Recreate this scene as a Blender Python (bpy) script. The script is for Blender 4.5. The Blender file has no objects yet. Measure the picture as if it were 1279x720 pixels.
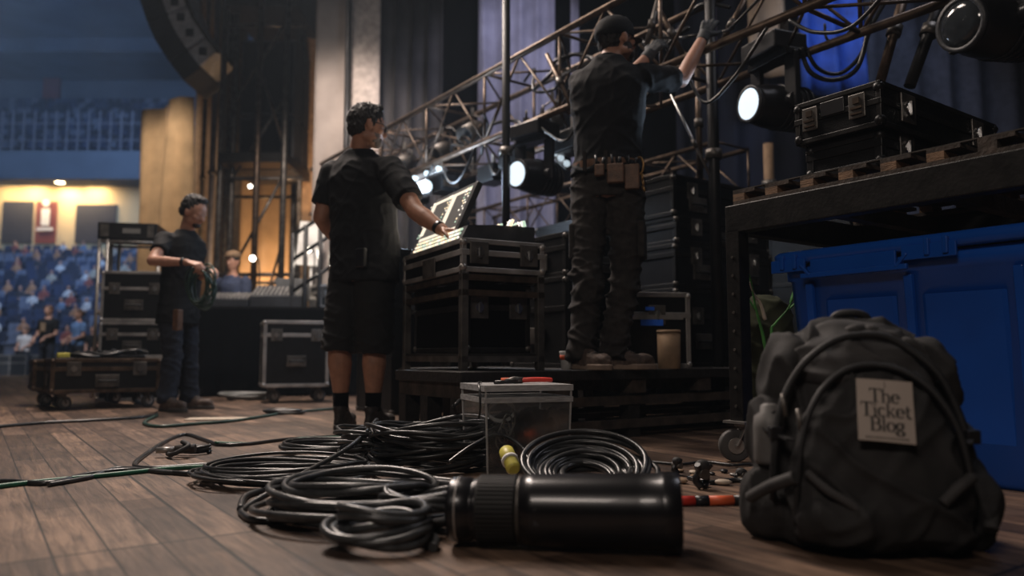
import bpy, math, random
from math import sin, cos, pi, radians, atan, atan2, sqrt
from mathutils import Vector, Matrix, noise
import numpy as np

random.seed(7)
sc = bpy.context.scene
COL = sc.collection

# ------------------------------------------------------------------ camera
FPX = 950.0
CAMZ = 0.42
PITCH = atan(85.0 / FPX)
cam_d = bpy.data.cameras.new('camera'); cam = bpy.data.objects.new('camera', cam_d); COL.objects.link(cam)
cam.location = (0, 0, CAMZ); cam.rotation_euler = (pi / 2 + PITCH, 0, 0)
cam_d.sensor_width = 36; cam_d.lens = 36 * FPX / 1279.0
cam_d.clip_start = 0.05; cam_d.clip_end = 200
cam_d.dof.use_dof = True; cam_d.dof.focus_distance = 2.85; cam_d.dof.aperture_fstop = 1.5
sc.camera = cam

# ------------------------------------------------------------------ world, exposure
w = bpy.data.worlds.new('world'); sc.world = w; w.use_nodes = True
wb = w.node_tree.nodes['Background']; wb.inputs[0].default_value = (0.45, 0.55, 0.8, 1); wb.inputs[1].default_value = 0.006
HAZE = 0.0023
wv = w.node_tree.nodes.new('ShaderNodeVolumeScatter'); wv.inputs['Color'].default_value = (0.66, 0.82, 1, 1); wv.inputs['Density'].default_value = HAZE; wv.inputs['Anisotropy'].default_value = 0.2
if HAZE: w.node_tree.links.new(wv.outputs[0], w.node_tree.nodes['World Output'].inputs['Volume'])
sc.view_settings.view_transform = 'Standard'; sc.view_settings.look = 'None'
sc.view_settings.exposure = 0.0; sc.view_settings.gamma = 1.0
sc.view_settings.use_curve_mapping = False

# ------------------------------------------------------------------ lights (work lights over the stage, hall lights and an added fill)
def area(name, loc, target, size, power, col, sizey=None, spread=None):
    l = bpy.data.lights.new(name, 'AREA'); l.energy = power; l.color = col; l.size = size
    if sizey: l.shape = 'RECTANGLE'; l.size_y = sizey
    if spread: l.spread = radians(spread)
    o = bpy.data.objects.new(name, l); COL.objects.link(o); o.location = loc
    o.rotation_euler = (Vector(target) - Vector(loc)).to_track_quat('-Z', 'Y').to_euler()
    return o
def spot(name, loc, target, power, col, angle=40, blend=0.5, size=0.05):
    l = bpy.data.lights.new(name, 'SPOT'); l.energy = power; l.color = col; l.spot_size = radians(angle); l.spot_blend = blend; l.shadow_soft_size = size
    o = bpy.data.objects.new(name, l); COL.objects.link(o); o.location = loc
    o.rotation_euler = (Vector(target) - Vector(loc)).to_track_quat('-Z', 'Y').to_euler()
    return o
WARM = (1.0, 0.72, 0.50); NEUT = (1.0, 0.86, 0.76); COOL = (0.62, 0.78, 1.0); BLUE = (0.16, 0.33, 1.0)
area('stage_work_light', (-1.8, 4.6, 6.5), (-0.4, 2.6, 0), 1.6, 165, NEUT)
area('stage_fill_light', (-1.3, -1.8, 3.5), (0.3, 1.9, 0.2), 1.3, 50, NEUT, 0.7)
area('stage_back_light', (-3.0, 7.4, 6.6), (-1.2, 4.6, 0.3), 1.6, 170, (1.0, 0.84, 0.74), None, 100)
area('right_top_light', (3.2, 3.6, 5.0), (1.4, 3.0, 1.0), 1.0, 22, (0.9, 0.9, 1.0))
# warm wash on the wing drapes
spot('drape_wash_left', (-7.3, 12.4, 6.4), (-6.95, 15.0, 3.4), 520, (1.0, 0.80, 0.56), 62, 0.8, 0.3)
spot('drape_wash_mid', (-4.2, 12.5, 0.8), (-4.2, 13.5, 2.6), 240, (1.0, 0.60, 0.28), 120, 0.9, 0.2)
spot('drape_wash_strip', (-2.9, 11.0, 2.2), (-3.1, 12.0, 4.0), 90, (1.0, 0.62, 0.34), 90, 0.9, 0.2)
spot('panel_wash', (-1.7, 6.4, 4.6), (-2.1, 8.9, 2.8), 720, (1.0, 0.84, 0.74), 60, 0.8, 0.2)
spot('purple_wash', (0.5, 6.2, 6.0), (0.1, 8.6, 3.9), 360, (0.78, 0.78, 1.0), 55, 0.8, 0.2)
spot('blue_curtain_wash', (3.2, 6.0, 5.5), (3.9, 8.3, 3.4), 150, (0.6, 0.72, 1.0), 60, 0.7, 0.2)
# hall
area('hall_people_fill', (-9, 12.5, 8), (-19, 20, 0), 2, 420, (0.85, 0.9, 1.0), None, 80)  # added fill without a fixture, lifts the standing people out of silhouette
area('hall_blue_wash_high', (-20, 30, 16), (-24, 46, 9), 10, 2500, (0.36, 0.58, 1.0))
area('hall_blue_wash_low', (-16, 22, 13), (-24, 36, 2), 8, 800, (0.55, 0.72, 1.0))

# ------------------------------------------------------------------ pixel <-> place
UPV = Vector((0, -sin(PITCH), cos(PITCH))); FWD = Vector((0, cos(PITCH), sin(PITCH)))
def ray(px, py):
    return Vector((1, 0, 0)) * ((px - 639.5) / FPX) + UPV * ((360 - py) / FPX) + FWD
def P(px, py, Y):
    d = ray(px, py); return Vector((0, 0, CAMZ)) + d * (Y / d.y)
def F(px, py, z=0.0):
    d = ray(px, py); return Vector((0, 0, CAMZ)) + d * ((z - CAMZ) / d.z)
R0 = radians(35.3)
UV_u = Vector((-sin(R0), cos(R0), 0)); UV_v = Vector((cos(R0), sin(R0), 0))
def S(v, u, z=0): return UV_v * v + UV_u * u + Vector((0, 0, z))

# ------------------------------------------------------------------ materials
def nt(name):
    m = bpy.data.materials.new(name); m.use_nodes = True
    n = m.node_tree; b = n.nodes['Principled BSDF']
    return m, n, b
def mat(name, col, rough=0.6, metal=0.0, var=0.25, scale=12.0, bump=0.0, bscale=60.0, spec=0.5, sheen=0, stretch=(1, 1, 1), coat=0):
    m, n, b = nt(name)
    tc = n.nodes.new('ShaderNodeTexCoord'); mp = n.nodes.new('ShaderNodeMapping'); mp.inputs['Scale'].default_value = stretch
    n.links.new(tc.outputs['Object'], mp.inputs[0])
    no = n.nodes.new('ShaderNodeTexNoise'); no.inputs['Scale'].default_value = scale; no.inputs['Detail'].default_value = 5
    n.links.new(mp.outputs[0], no.inputs['Vector'])
    cr = n.nodes.new('ShaderNodeValToRGB')
    cr.color_ramp.elements[0].position = 0.3; cr.color_ramp.elements[1].position = 0.7
    lo = [max(0, c * (1 - var)) for c in col[:3]]; hi = [min(1, c * (1 + var)) for c in col[:3]]
    cr.color_ramp.elements[0].color = (*lo, 1); cr.color_ramp.elements[1].color = (*hi, 1)
    n.links.new(no.outputs['Fac'], cr.inputs[0]); n.links.new(cr.outputs[0], b.inputs['Base Color'])
    b.inputs['Roughness'].default_value = rough; b.inputs['Metallic'].default_value = metal
    b.inputs['Specular IOR Level'].default_value = spec
    if sheen: b.inputs['Sheen Weight'].default_value = sheen
    if coat: b.inputs['Coat Weight'].default_value = coat
    if bump:
        n2 = n.nodes.new('ShaderNodeTexNoise'); n2.inputs['Scale'].default_value = bscale; n2.inputs['Detail'].default_value = 3
        n.links.new(mp.outputs[0], n2.inputs['Vector'])
        bp = n.nodes.new('ShaderNodeBump'); bp.inputs['Strength'].default_value = bump; bp.inputs['Distance'].default_value = 0.01
        n.links.new(n2.outputs['Fac'], bp.inputs['Height']); n.links.new(bp.outputs[0], b.inputs['Normal'])
    return m
def emis(name, col, strength, base=(0.02, 0.02, 0.02)):
    m, n, b = nt(name)
    tc = n.nodes.new('ShaderNodeTexCoord'); no = n.nodes.new('ShaderNodeTexNoise'); no.inputs['Scale'].default_value = 30
    n.links.new(tc.outputs['Object'], no.inputs[0])
    mx = n.nodes.new('ShaderNodeMix'); mx.data_type = 'RGBA'
    mx.inputs[6].default_value = (*[c * 0.9 for c in col], 1); mx.inputs[7].default_value = (*col, 1)
    n.links.new(no.outputs['Fac'], mx.inputs[0])
    b.inputs['Base Color'].default_value = (*base, 1)
    n.links.new(mx.outputs[2], b.inputs['Emission Color']); b.inputs['Emission Strength'].default_value = strength
    return m
def clearmat(name, tint=(0.85, 0.88, 0.9), gloss=0.16, rough=0.12, haze=0.10):
    m = bpy.data.materials.new(name); m.use_nodes = True; n = m.node_tree; n.nodes.clear()
    out = n.nodes.new('ShaderNodeOutputMaterial'); tr = n.nodes.new('ShaderNodeBsdfTransparent'); tr.inputs[0].default_value = (*tint, 1)
    gl = n.nodes.new('ShaderNodeBsdfGlossy'); gl.inputs['Roughness'].default_value = rough
    df = n.nodes.new('ShaderNodeBsdfDiffuse'); df.inputs[0].default_value = (0.55, 0.55, 0.55, 1)
    no = n.nodes.new('ShaderNodeTexNoise'); no.inputs['Scale'].default_value = 9
    mr = n.nodes.new('ShaderNodeMapRange'); mr.inputs[3].default_value = haze * 0.4; mr.inputs[4].default_value = haze * 1.8
    n.links.new(no.outputs['Fac'], mr.inputs[0])
    m1 = n.nodes.new('ShaderNodeMixShader'); m1.inputs[0].default_value = gloss
    m2 = n.nodes.new('ShaderNodeMixShader')
    n.links.new(tr.outputs[0], m1.inputs[1]); n.links.new(gl.outputs[0], m1.inputs[2])
    n.links.new(mr.outputs[0], m2.inputs[0]); n.links.new(m1.outputs[0], m2.inputs[1]); n.links.new(df.outputs[0], m2.inputs[2])
    n.links.new(m2.outputs[0], out.inputs[0])
    return m
M = {}
M['black_lam'] = mat('black_laminate', (0.006, 0.006, 0.0065), 0.42, var=0.4, scale=20, bump=0.15, bscale=200, spec=0.3)
M['alu'] = mat('aluminium_trim', (0.42, 0.40, 0.38), 0.38, 0.6, var=0.35, scale=9)
M['alu_dark'] = mat('worn_dark_trim', (0.12, 0.11, 0.10), 0.42, 0.6, var=0.5, scale=12)
M['steel'] = mat('bright_steel', (0.5, 0.5, 0.5), 0.3, 1.0, var=0.2)
M['steel_warm'] = mat('worn_bronze_steel', (0.10, 0.07, 0.05), 0.42, 0.7, var=0.5, scale=14)
M['black_metal'] = mat('black_metal', (0.014, 0.014, 0.015), 0.42, 0.4, var=0.4)
M['black_plastic'] = mat('black_plastic', (0.012, 0.012, 0.014), 0.35, var=0.3)
M['dark_plastic'] = mat('dark_grey_plastic', (0.035, 0.037, 0.042), 0.45, var=0.3)
M['rubber'] = mat('black_rubber', (0.018, 0.018, 0.018), 0.7, var=0.3)
M['wheel'] = mat('grey_wheel_rubber', (0.075, 0.072, 0.070), 0.6, var=0.4)
M['cable'] = mat('cable_jacket', (0.022, 0.023, 0.024), 0.30, var=0.4, scale=30)
M['cable_grey'] = mat('grey_cable_jacket', (0.042, 0.044, 0.046), 0.32, var=0.4, scale=30)
M['cable_green'] = mat('green_cable_jacket', (0.012, 0.11, 0.06), 0.45, var=0.3, scale=30)
M['blue_bin'] = mat('blue_polypropylene', (0.006, 0.085, 0.45), 0.28, var=0.12, scale=4, bump=0.05, bscale=300)
M['skin'] = mat('skin', (0.42, 0.22, 0.15), 0.5, var=0.12, scale=25, bump=0.05, bscale=120)
M['skin_tan'] = mat('tan_skin', (0.38, 0.19, 0.12), 0.5, var=0.15, scale=25, bump=0.05, bscale=120)
M['shirt_black'] = mat('black_cotton', (0.0075, 0.008, 0.0095), 0.8, var=0.25, scale=40, bump=0.2, bscale=350, spec=0.25)
M['trouser_grey'] = mat('charcoal_work_trousers', (0.030, 0.026, 0.024), 0.9, var=0.35, scale=25, bump=0.25, bscale=300, spec=0.3)
M['denim_dark'] = mat('dark_denim', (0.014, 0.018, 0.030), 0.9, var=0.4, scale=30, bump=0.2, bscale=300)
M['shorts_black'] = mat('black_shorts_cloth', (0.005, 0.005, 0.0055), 0.85, var=0.3, scale=30)
M['hair_black'] = mat('dark_hair', (0.012, 0.010, 0.009), 0.55, var=0.5, scale=90, bump=0.6, bscale=220)
M['beard_grey'] = mat('grizzled_beard', (0.16, 0.13, 0.12), 0.8, var=0.5, scale=150)
M['beard_dark'] = mat('dark_beard', (0.03, 0.02, 0.017), 0.8, var=0.5, scale=150)
M['leather'] = mat('brown_leather', (0.13, 0.065, 0.035), 0.55, var=0.4, scale=30, bump=0.2, bscale=120)
M['shoe_dark'] = mat('dark_shoe', (0.025, 0.020, 0.018), 0.6, var=0.4, scale=40)
M['shoe_brown'] = mat('brown_work_shoe', (0.075, 0.05, 0.038), 0.7, var=0.4, scale=40)
M['sole'] = mat('tan_sole', (0.22, 0.16, 0.12), 0.7, var=0.3)
M['sole_dark'] = mat('dark_sole', (0.05, 0.045, 0.042), 0.7, var=0.3)
M['glove'] = mat('grey_work_glove', (0.035, 0.04, 0.045), 0.7, var=0.4, scale=60)
M['wood'] = mat('rough_pine', (0.20, 0.12, 0.07), 0.8, var=0.5, scale=14, stretch=(1, 1, 4), bump=0.3)
M['wood_dark'] = mat('stained_dark_wood', (0.045, 0.032, 0.024), 0.75, var=0.6, scale=14, bump=0.3)
M['black_wood'] = mat('black_painted_wood', (0.012, 0.010, 0.009), 0.6, var=0.6, scale=25, bump=0.3)
M['beam_black'] = mat('chipped_black_beam', (0.011, 0.010, 0.0095), 0.42, 0.1, var=0.6, scale=14, bump=0.10, spec=0.35)
M['cloth_black'] = mat('black_cloth', (0.0025, 0.0025, 0.003), 0.95, var=0.4, scale=3, spec=0.1)
M['cloth_fold'] = mat('charcoal_drape_cloth', (0.045, 0.043, 0.046), 0.95, var=0.3, scale=3)
M['cloth_tan'] = mat('tan_drape_cloth', (0.50, 0.36, 0.24), 0.9, var=0.2, scale=2.5)
M['cloth_beige'] = mat('beige_panel_cloth', (0.30, 0.26, 0.235), 0.9, var=0.2, scale=2.5, bump=0.2, bscale=6)
M['cloth_purple'] = mat('grey_violet_cloth', (0.26, 0.26, 0.35), 0.9, var=0.25, scale=3)
M['cloth_navy'] = mat('navy_cloth', (0.010, 0.013, 0.028), 0.9, var=0.3, scale=3)
M['cloth_blue'] = mat('bright_blue_cloth', (0.025, 0.09, 0.48), 0.75, var=0.3, scale=5)
M['pack'] = mat('black_pack_fabric', (0.027, 0.026, 0.026), 0.75, var=0.25, scale=18, bump=0.25, bscale=500, spec=0.3)
M['pack_hi'] = mat('charcoal_pack_fabric', (0.044, 0.042, 0.042), 0.72, var=0.25, scale=18, bump=0.25, bscale=500)
M['pack_strap'] = mat('black_webbing', (0.014, 0.014, 0.015), 0.6, var=0.3, scale=60)
M['mesh_grey'] = mat('grey_bottle_plastic', (0.16, 0.155, 0.15), 0.5, var=0.3)
M['paper'] = mat('cream_patch', (0.46, 0.39, 0.34), 0.8, var=0.06, scale=10)
M['ink'] = mat('black_print', (0.035, 0.034, 0.033), 0.8, var=0.1)
M['lens_body'] = mat('satin_black_barrel', (0.010, 0.010, 0.012), 0.28, 0.2, var=0.3, scale=8, coat=0.2)
M['lens_grip'] = mat('black_ribbed_grip', (0.012, 0.012, 0.012), 0.6, var=0.3)
M['red'] = mat('red_plastic', (0.55, 0.035, 0.02), 0.45, var=0.2)
M['orange'] = mat('orange_tape', (0.60, 0.10, 0.03), 0.5, var=0.2)
M['yellow'] = mat('yellow_plastic', (0.62, 0.55, 0.10), 0.45, var=0.15)
M['white'] = mat('white_plastic', (0.65, 0.64, 0.62), 0.5, var=0.1)
M['tan_card'] = mat('tan_cardboard', (0.26, 0.17, 0.10), 0.8, var=0.25)
M['green_leaf'] = mat('green_stem', (0.08, 0.30, 0.06), 0.5, var=0.3)
M['olive'] = mat('olive_cloth', (0.05, 0.055, 0.025), 0.85, var=0.4, scale=10)
M['tape_blue'] = mat('blue_tape', (0.02, 0.16, 0.85), 0.5, var=0.1)
M['tape_beige'] = mat('beige_tape', (0.50, 0.42, 0.33), 0.6, var=0.2)
M['clear'] = clearmat('clear_plastic', (.9, .92, .93), .13, .10, .03)
M['lamp_on'] = emis('lamp_lens_cool', (0.80, 0.93, 1.05), 1.25)
M['led_warm'] = emis('warm_keys', (1.0, 0.78, 0.5), 1.5)
M['led_green'] = emis('green_keys', (0.75, 1.0, 0.75), 0.8)
M['led_white'] = emis('white_keys', (1.0, 0.90, 0.78), 1.4)
M['screen'] = emis('console_display', (1.0, 0.88, 0.70), 1.15)
M['screen_dark'] = emis('console_dark_panel', (0.35, 0.30, 0.26), 0.16)
M['hall_lamp'] = emis('hall_lamp_warm', (1.0, 0.78, 0.42), 30)
M['lens_dark'] = mat('dark_lens_glass', (0.03, 0.035, 0.04), 0.12, 0.0, var=0.2, coat=0.5)
M['array_black'] = mat('speaker_grille_black', (0.022, 0.023, 0.028), 0.6, var=0.4, scale=30)
M['array_grey'] = mat('speaker_side_grey', (0.50, 0.50, 0.52), 0.5, var=0.2)
M['hall_blue'] = mat('hall_blue_concrete', (0.085, 0.105, 0.14), 0.9, var=0.2, scale=0.4)
M['hall_dark'] = mat('hall_dark_panel', (0.03, 0.04, 0.06), 0.9, var=0.3, scale=0.5)
M['hall_cream'] = mat('hall_cream_paint', (0.55, 0.42, 0.24), 0.8, var=0.1, scale=0.5)
M['hall_step'] = mat('terrace_concrete', (0.045, 0.05, 0.065), 0.9, var=0.3, scale=1.5)
M['seat_blue'] = mat('blue_seat_plastic', (0.035, 0.05, 0.10), 0.35, var=0.3, scale=2)
M['seat_dark'] = mat('dark_seat_plastic', (0.015, 0.022, 0.045), 0.5, var=0.3)
M['seat_grey'] = mat('glint_seat_plastic', (0.12, 0.14, 0.20), 0.4, var=0.3)  # paler seats put the highlight specks of the stands into the colour
M['door_dark'] = mat('dark_doorway', (0.02, 0.02, 0.03), 0.8, var=0.3)
M['door_red'] = mat('oxblood_door', (0.16, 0.035, 0.03), 0.6, var=0.2)
M['rail'] = mat('pale_railing', (0.16, 0.16, 0.20), 0.5, 0.2, var=0.2)

# ------------------------------------------------------------------ mesh tools
def basis(d, up=Vector((0, 0, 1))):
    d = Vector(d).normalized()
    if abs(d.dot(up)) > 0.98: up = Vector((1, 0, 0))
    x = up.cross(d).normalized(); y = d.cross(x).normalized()
    return x, y, d
class MB:
    def __init__(s): s.v = []; s.f = []; s.s = []; s.m = []; s.cm = 0
    def add(s, vs, fs, smooth=False):
        o = len(s.v); s.v += [Vector(v) for v in vs]; s.f += [tuple(i + o for i in f) for f in fs]; s.s += [smooth] * len(fs); s.m += [s.cm] * len(fs); return s
    def box(s, c, size, rot=None):
        hx, hy, hz = size[0] / 2, size[1] / 2, size[2] / 2; c = Vector(c)
        vs = [Vector((x, y, z)) for x in (-hx, hx) for y in (-hy, hy) for z in (-hz, hz)]
        if rot is not None: vs = [rot @ v for v in vs]
        return s.add([c + v for v in vs], [(0, 1, 3, 2), (4, 6, 7, 5), (0, 4, 5, 1), (2, 3, 7, 6), (0, 2, 6, 4), (1, 5, 7, 3)])
    def bb(s, x0, x1, y0, y1, z0, z1): return s.box(((x0 + x1) / 2, (y0 + y1) / 2, (z0 + z1) / 2), (abs(x1 - x0), abs(y1 - y0), abs(z1 - z0)))
    def bar(s, p0, p1, w, h=None, up=Vector((0, 0, 1))):
        h = h or w; p0 = Vector(p0); p1 = Vector(p1); x, y, d = basis(p1 - p0, up)
        vs = [p + x * a * w / 2 + y * b * h / 2 for p in (p0, p1) for a, b in ((-1, -1), (1, -1), (1, 1), (-1, 1))]
        return s.add(vs, [(3, 2, 1, 0), (4, 5, 6, 7), (0, 1, 5, 4), (1, 2, 6, 5), (2, 3, 7, 6), (3, 0, 4, 7)])
    def cyl(s, p0, p1, r0, r1=None, n=16, smooth=True, sx=1.0):
        r1 = r0 if r1 is None else r1; p0 = Vector(p0); p1 = Vector(p1); x, y, d = basis(p1 - p0)
        vs = []
        for p, r in ((p0, r0), (p1, r1)):
            for k in range(n): a = 2 * pi * k / n; vs.append(p + x * cos(a) * r * sx + y * sin(a) * r)
        fs = [(k, (k + 1) % n, n + (k + 1) % n, n + k) for k in range(n)]
        s.add(vs, fs, smooth); o = len(s.v) - 2 * n
        s.f += [tuple(o + n - 1 - k for k in range(n)), tuple(o + n + k for k in range(n))]; s.s += [False, False]; s.m += [s.cm] * 2
        return s
    def lathe(s, p0, d, prof, n=24, smooth=True):
        p0 = Vector(p0); x, y, d = basis(d); vs = []
        for t, r in prof:
            for k in range(n): a = 2 * pi * k / n; vs.append(p0 + d * t + (x * cos(a) + y * sin(a)) * max(r, 1e-4))
        fs = []
        for j in range(len(prof) - 1):
            for k in range(n): fs.append((j * n + k, j * n + (k + 1) % n, (j + 1) * n + (k + 1) % n, (j + 1) * n + k))
        s.add(vs, fs, smooth); o = len(s.v) - len(vs); m = (len(prof) - 1) * n
        s.f += [tuple(o + n - 1 - k for k in range(n)), tuple(o + m + k for k in range(n))]; s.s += [False, False]; s.m += [s.cm] * 2
        return s
    def tube(s, pts, r, n=8, closed=False):
        pts = [Vector(p) for p in pts]; N = len(pts)
        if N < 2: return s
        rs = r if isinstance(r, (list, tuple)) else [r] * N
        vs = []; x = None
        for i, p in enumerate(pts):
            if closed: d = pts[(i + 1) % N] - pts[i - 1]
            else: d = pts[min(i + 1, N - 1)] - pts[max(i - 1, 0)]
            if d.length < 1e-9: d = Vector((0, 0, 1))
            d.normalize()
            if x is None: x, y, _ = basis(d)
            else:
                x = (x - d * x.dot(d))
                if x.length < 1e-6: x, y, _ = basis(d)
                x.normalize()
            y = d.cross(x)
            for k in range(n): a = 2 * pi * k / n; vs.append(p + (x * cos(a) + y * sin(a)) * rs[i])
        fs = []
        for j in range(N if closed else N - 1):
            for k in range(n): fs.append((j * n + k, j * n + (k + 1) % n, ((j + 1) % N) * n + (k + 1) % n, ((j + 1) % N) * n + k))
        s.add(vs, fs, True)
        if not closed:
            o = len(s.v) - len(vs)
            s.f += [tuple(o + n - 1 - k for k in range(n)), tuple(o + (N - 1) * n + k for k in range(n))]; s.s += [False, False]; s.m += [s.cm] * 2
        return s
    def ell(s, c, r, rot=None, nu=16, nv=10):
        c = Vector(c); vs = []; r = r if isinstance(r, (tuple, list, Vector)) else (r, r, r)
        for j in range(1, nv):
            t = pi * j / nv
            for k in range(nu):
                a = 2 * pi * k / nu; vs.append(Vector((sin(t) * cos(a) * r[0], sin(t) * sin(a) * r[1], cos(t) * r[2])))
        vs += [Vector((0, 0, r[2])), Vector((0, 0, -r[2]))]
        if rot is not None: vs = [rot @ v for v in vs]
        fs = []
        for j in range(nv - 2):
            for k in range(nu): fs.append((j * nu + k, (j + 1) * nu + k, (j + 1) * nu + (k + 1) % nu, j * nu + (k + 1) % nu))
        T = len(vs) - 2; B = T + 1; l = (nv - 2) * nu
        for k in range(nu): fs.append((T, k, (k + 1) % nu)); fs.append((B, l + (k + 1) % nu, l + k))
        return s.add([c + v for v in vs], fs, True)
    def cap(s, p0, p1, r0, r1):
        p0 = Vector(p0); p1 = Vector(p1); s.cyl(p0, p1, r0, r1, 14); s.ell(p0, r0 * 1.0, nu=14, nv=8); s.ell(p1, r1 * 1.0, nu=14, nv=8); return s
    def loft(s, rings, smooth=True):
        n = len(rings[0]); vs = [p for r in rings for p in r]; fs = []
        for j in range(len(rings) - 1):
            for k in range(n): fs.append((j * n + k, j * n + (k + 1) % n, (j + 1) * n + (k + 1) % n, (j + 1) * n + k))
        s.add(vs, fs, smooth); o = len(s.v) - len(vs); m = (len(rings) - 1) * n
        s.f += [tuple(o + n - 1 - k for k in range(n)), tuple(o + m + k for k in range(n))]; s.s += [smooth, smooth]; s.m += [s.cm] * 2
        return s
    def mesh(s, name, mats, inv=None):
        me = bpy.data.meshes.new(name)
        vs = [inv @ v for v in s.v] if inv is not None else s.v
        me.from_pydata([tuple(v) for v in vs], [], s.f)
        me.polygons.foreach_set('use_smooth', s.s); me.polygons.foreach_set('material_index', s.m)
        for m in (mats if isinstance(mats, (list, tuple)) else [mats]): me.materials.append(M[m] if isinstance(m, str) else m)
        me.update(); return me
    def build(s, name, m, parent=None, world=False, bevel=0, seg=2):
        inv = WM[parent.name].inverted() if (world and parent is not None) else None
        o = bpy.data.objects.new(name, s.mesh(name, m, inv)); COL.objects.link(o); o.parent = parent
        WM[o.name] = WM[parent.name].copy() if parent is not None else Matrix.Identity(4)
        if bevel:
            b = o.modifiers.new('bevel', 'BEVEL'); b.width = bevel; b.segments = seg; b.limit_method = 'ANGLE'; b.angle_limit = radians(40)
        return o
WM = {}
LABELS = {}
def tag(o, label=None, cat=None, group=None, kind=None):
    if label: o['label'] = label
    if cat: o['category'] = cat
    if group: o['group'] = group
    if kind: o['kind'] = kind
    return o
def thing(name, label, cat, loc=(0, 0, 0), rz=0.0, group=None):
    o = bpy.data.objects.new(name, None); COL.objects.link(o); o.empty_display_size = 0.05
    o.location = loc; o.rotation_euler = (0, 0, rz)
    WM[o.name] = Matrix.Translation(Vector(loc)) @ Matrix.Rotation(rz, 4, 'Z')
    return tag(o, label, cat, group)
def structure(o): o['kind'] = 'structure'; return o
CH = {}
def kids(o): return [c for c in bpy.data.objects if c.parent == o]
def copy_tree(o, parent=None, loc=None, rz=None, label=None, _k=None):
    if _k is None:
        _k = {}
        for c in bpy.data.objects:
            if c.parent: _k.setdefault(c.parent.name, []).append(c)
    c = o.copy(); COL.objects.link(c); c.parent = parent
    if loc is not None: c.location = loc
    if rz is not None: c.rotation_euler = (0, 0, rz)
    if label: c['label'] = label
    WM[c.name] = (Matrix.Translation(Vector(c.location)) @ Matrix.Rotation(c.rotation_euler[2], 4, 'Z')) if parent is None else WM[parent.name].copy()
    for ch in _k.get(o.name, []): copy_tree(ch, c, _k=_k)
    return c
def catmull(pts, k=8, closed=False):
    pts = [Vector(p) for p in pts]; n = len(pts); out = []
    rng = range(n if closed else n - 1)
    for i in rng:
        if closed: a, b, c, d = pts[i - 1], pts[i], pts[(i + 1) % n], pts[(i + 2) % n]
        else: a, b, c, d = pts[max(i - 1, 0)], pts[i], pts[i + 1], pts[min(i + 2, n - 1)]
        for j in range(k):
            t = j / k; t2 = t * t; t3 = t2 * t
            out.append(0.5 * ((2 * b) + (c - a) * t + (2 * a - 5 * b + 4 * c - d) * t2 + (3 * b - a - 3 * c + d) * t3))
    if not closed: out.append(pts[-1])
    return out

def remesh(mb, name, mats, voxel, smooth=4, wr=None, parent=None, bevel=0):
    """closed pieces -> one continuous skin; wr(co, n) returns a small offset along the normal"""
    me = mb.mesh('tmp', mats); t = bpy.data.objects.new('tmp', me); COL.objects.link(t)
    r = t.modifiers.new('r', 'REMESH'); r.mode = 'VOXEL'; r.voxel_size = voxel; r.use_smooth_shade = True
    if smooth:
        sm = t.modifiers.new('s', 'SMOOTH'); sm.iterations = smooth; sm.factor = 0.5
    dg = bpy.context.evaluated_depsgraph_get(); dg.update()
    ne = bpy.data.meshes.new_from_object(t.evaluated_get(dg), depsgraph=dg)
    bpy.data.objects.remove(t); bpy.data.meshes.remove(me)
    ne.name = name
    if wr:
        n = len(ne.vertices); co = np.empty(n * 3); ne.vertices.foreach_get('co', co); no = np.empty(n * 3); ne.vertices.foreach_get('normal', no)
        co = co.reshape(-1, 3); no = no.reshape(-1, 3)
        d = np.array([wr(Vector(c)) for c in co]); co = co + no * d[:, None]
        ne.vertices.foreach_set('co', co.ravel()); ne.update()
    ne.polygons.foreach_set('use_smooth', [True] * len(ne.polygons))
    if parent is not None: ne.transform(WM[parent.name].inverted())
    ne.materials.clear()
    for m in (mats if isinstance(mats, (list, tuple)) else [mats]): ne.materials.append(M[m])
    o = bpy.data.objects.new(name, ne); COL.objects.link(o); o.parent = parent
    WM[o.name] = WM[parent.name].copy() if parent is not None else Matrix.Identity(4)
    return o

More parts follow.
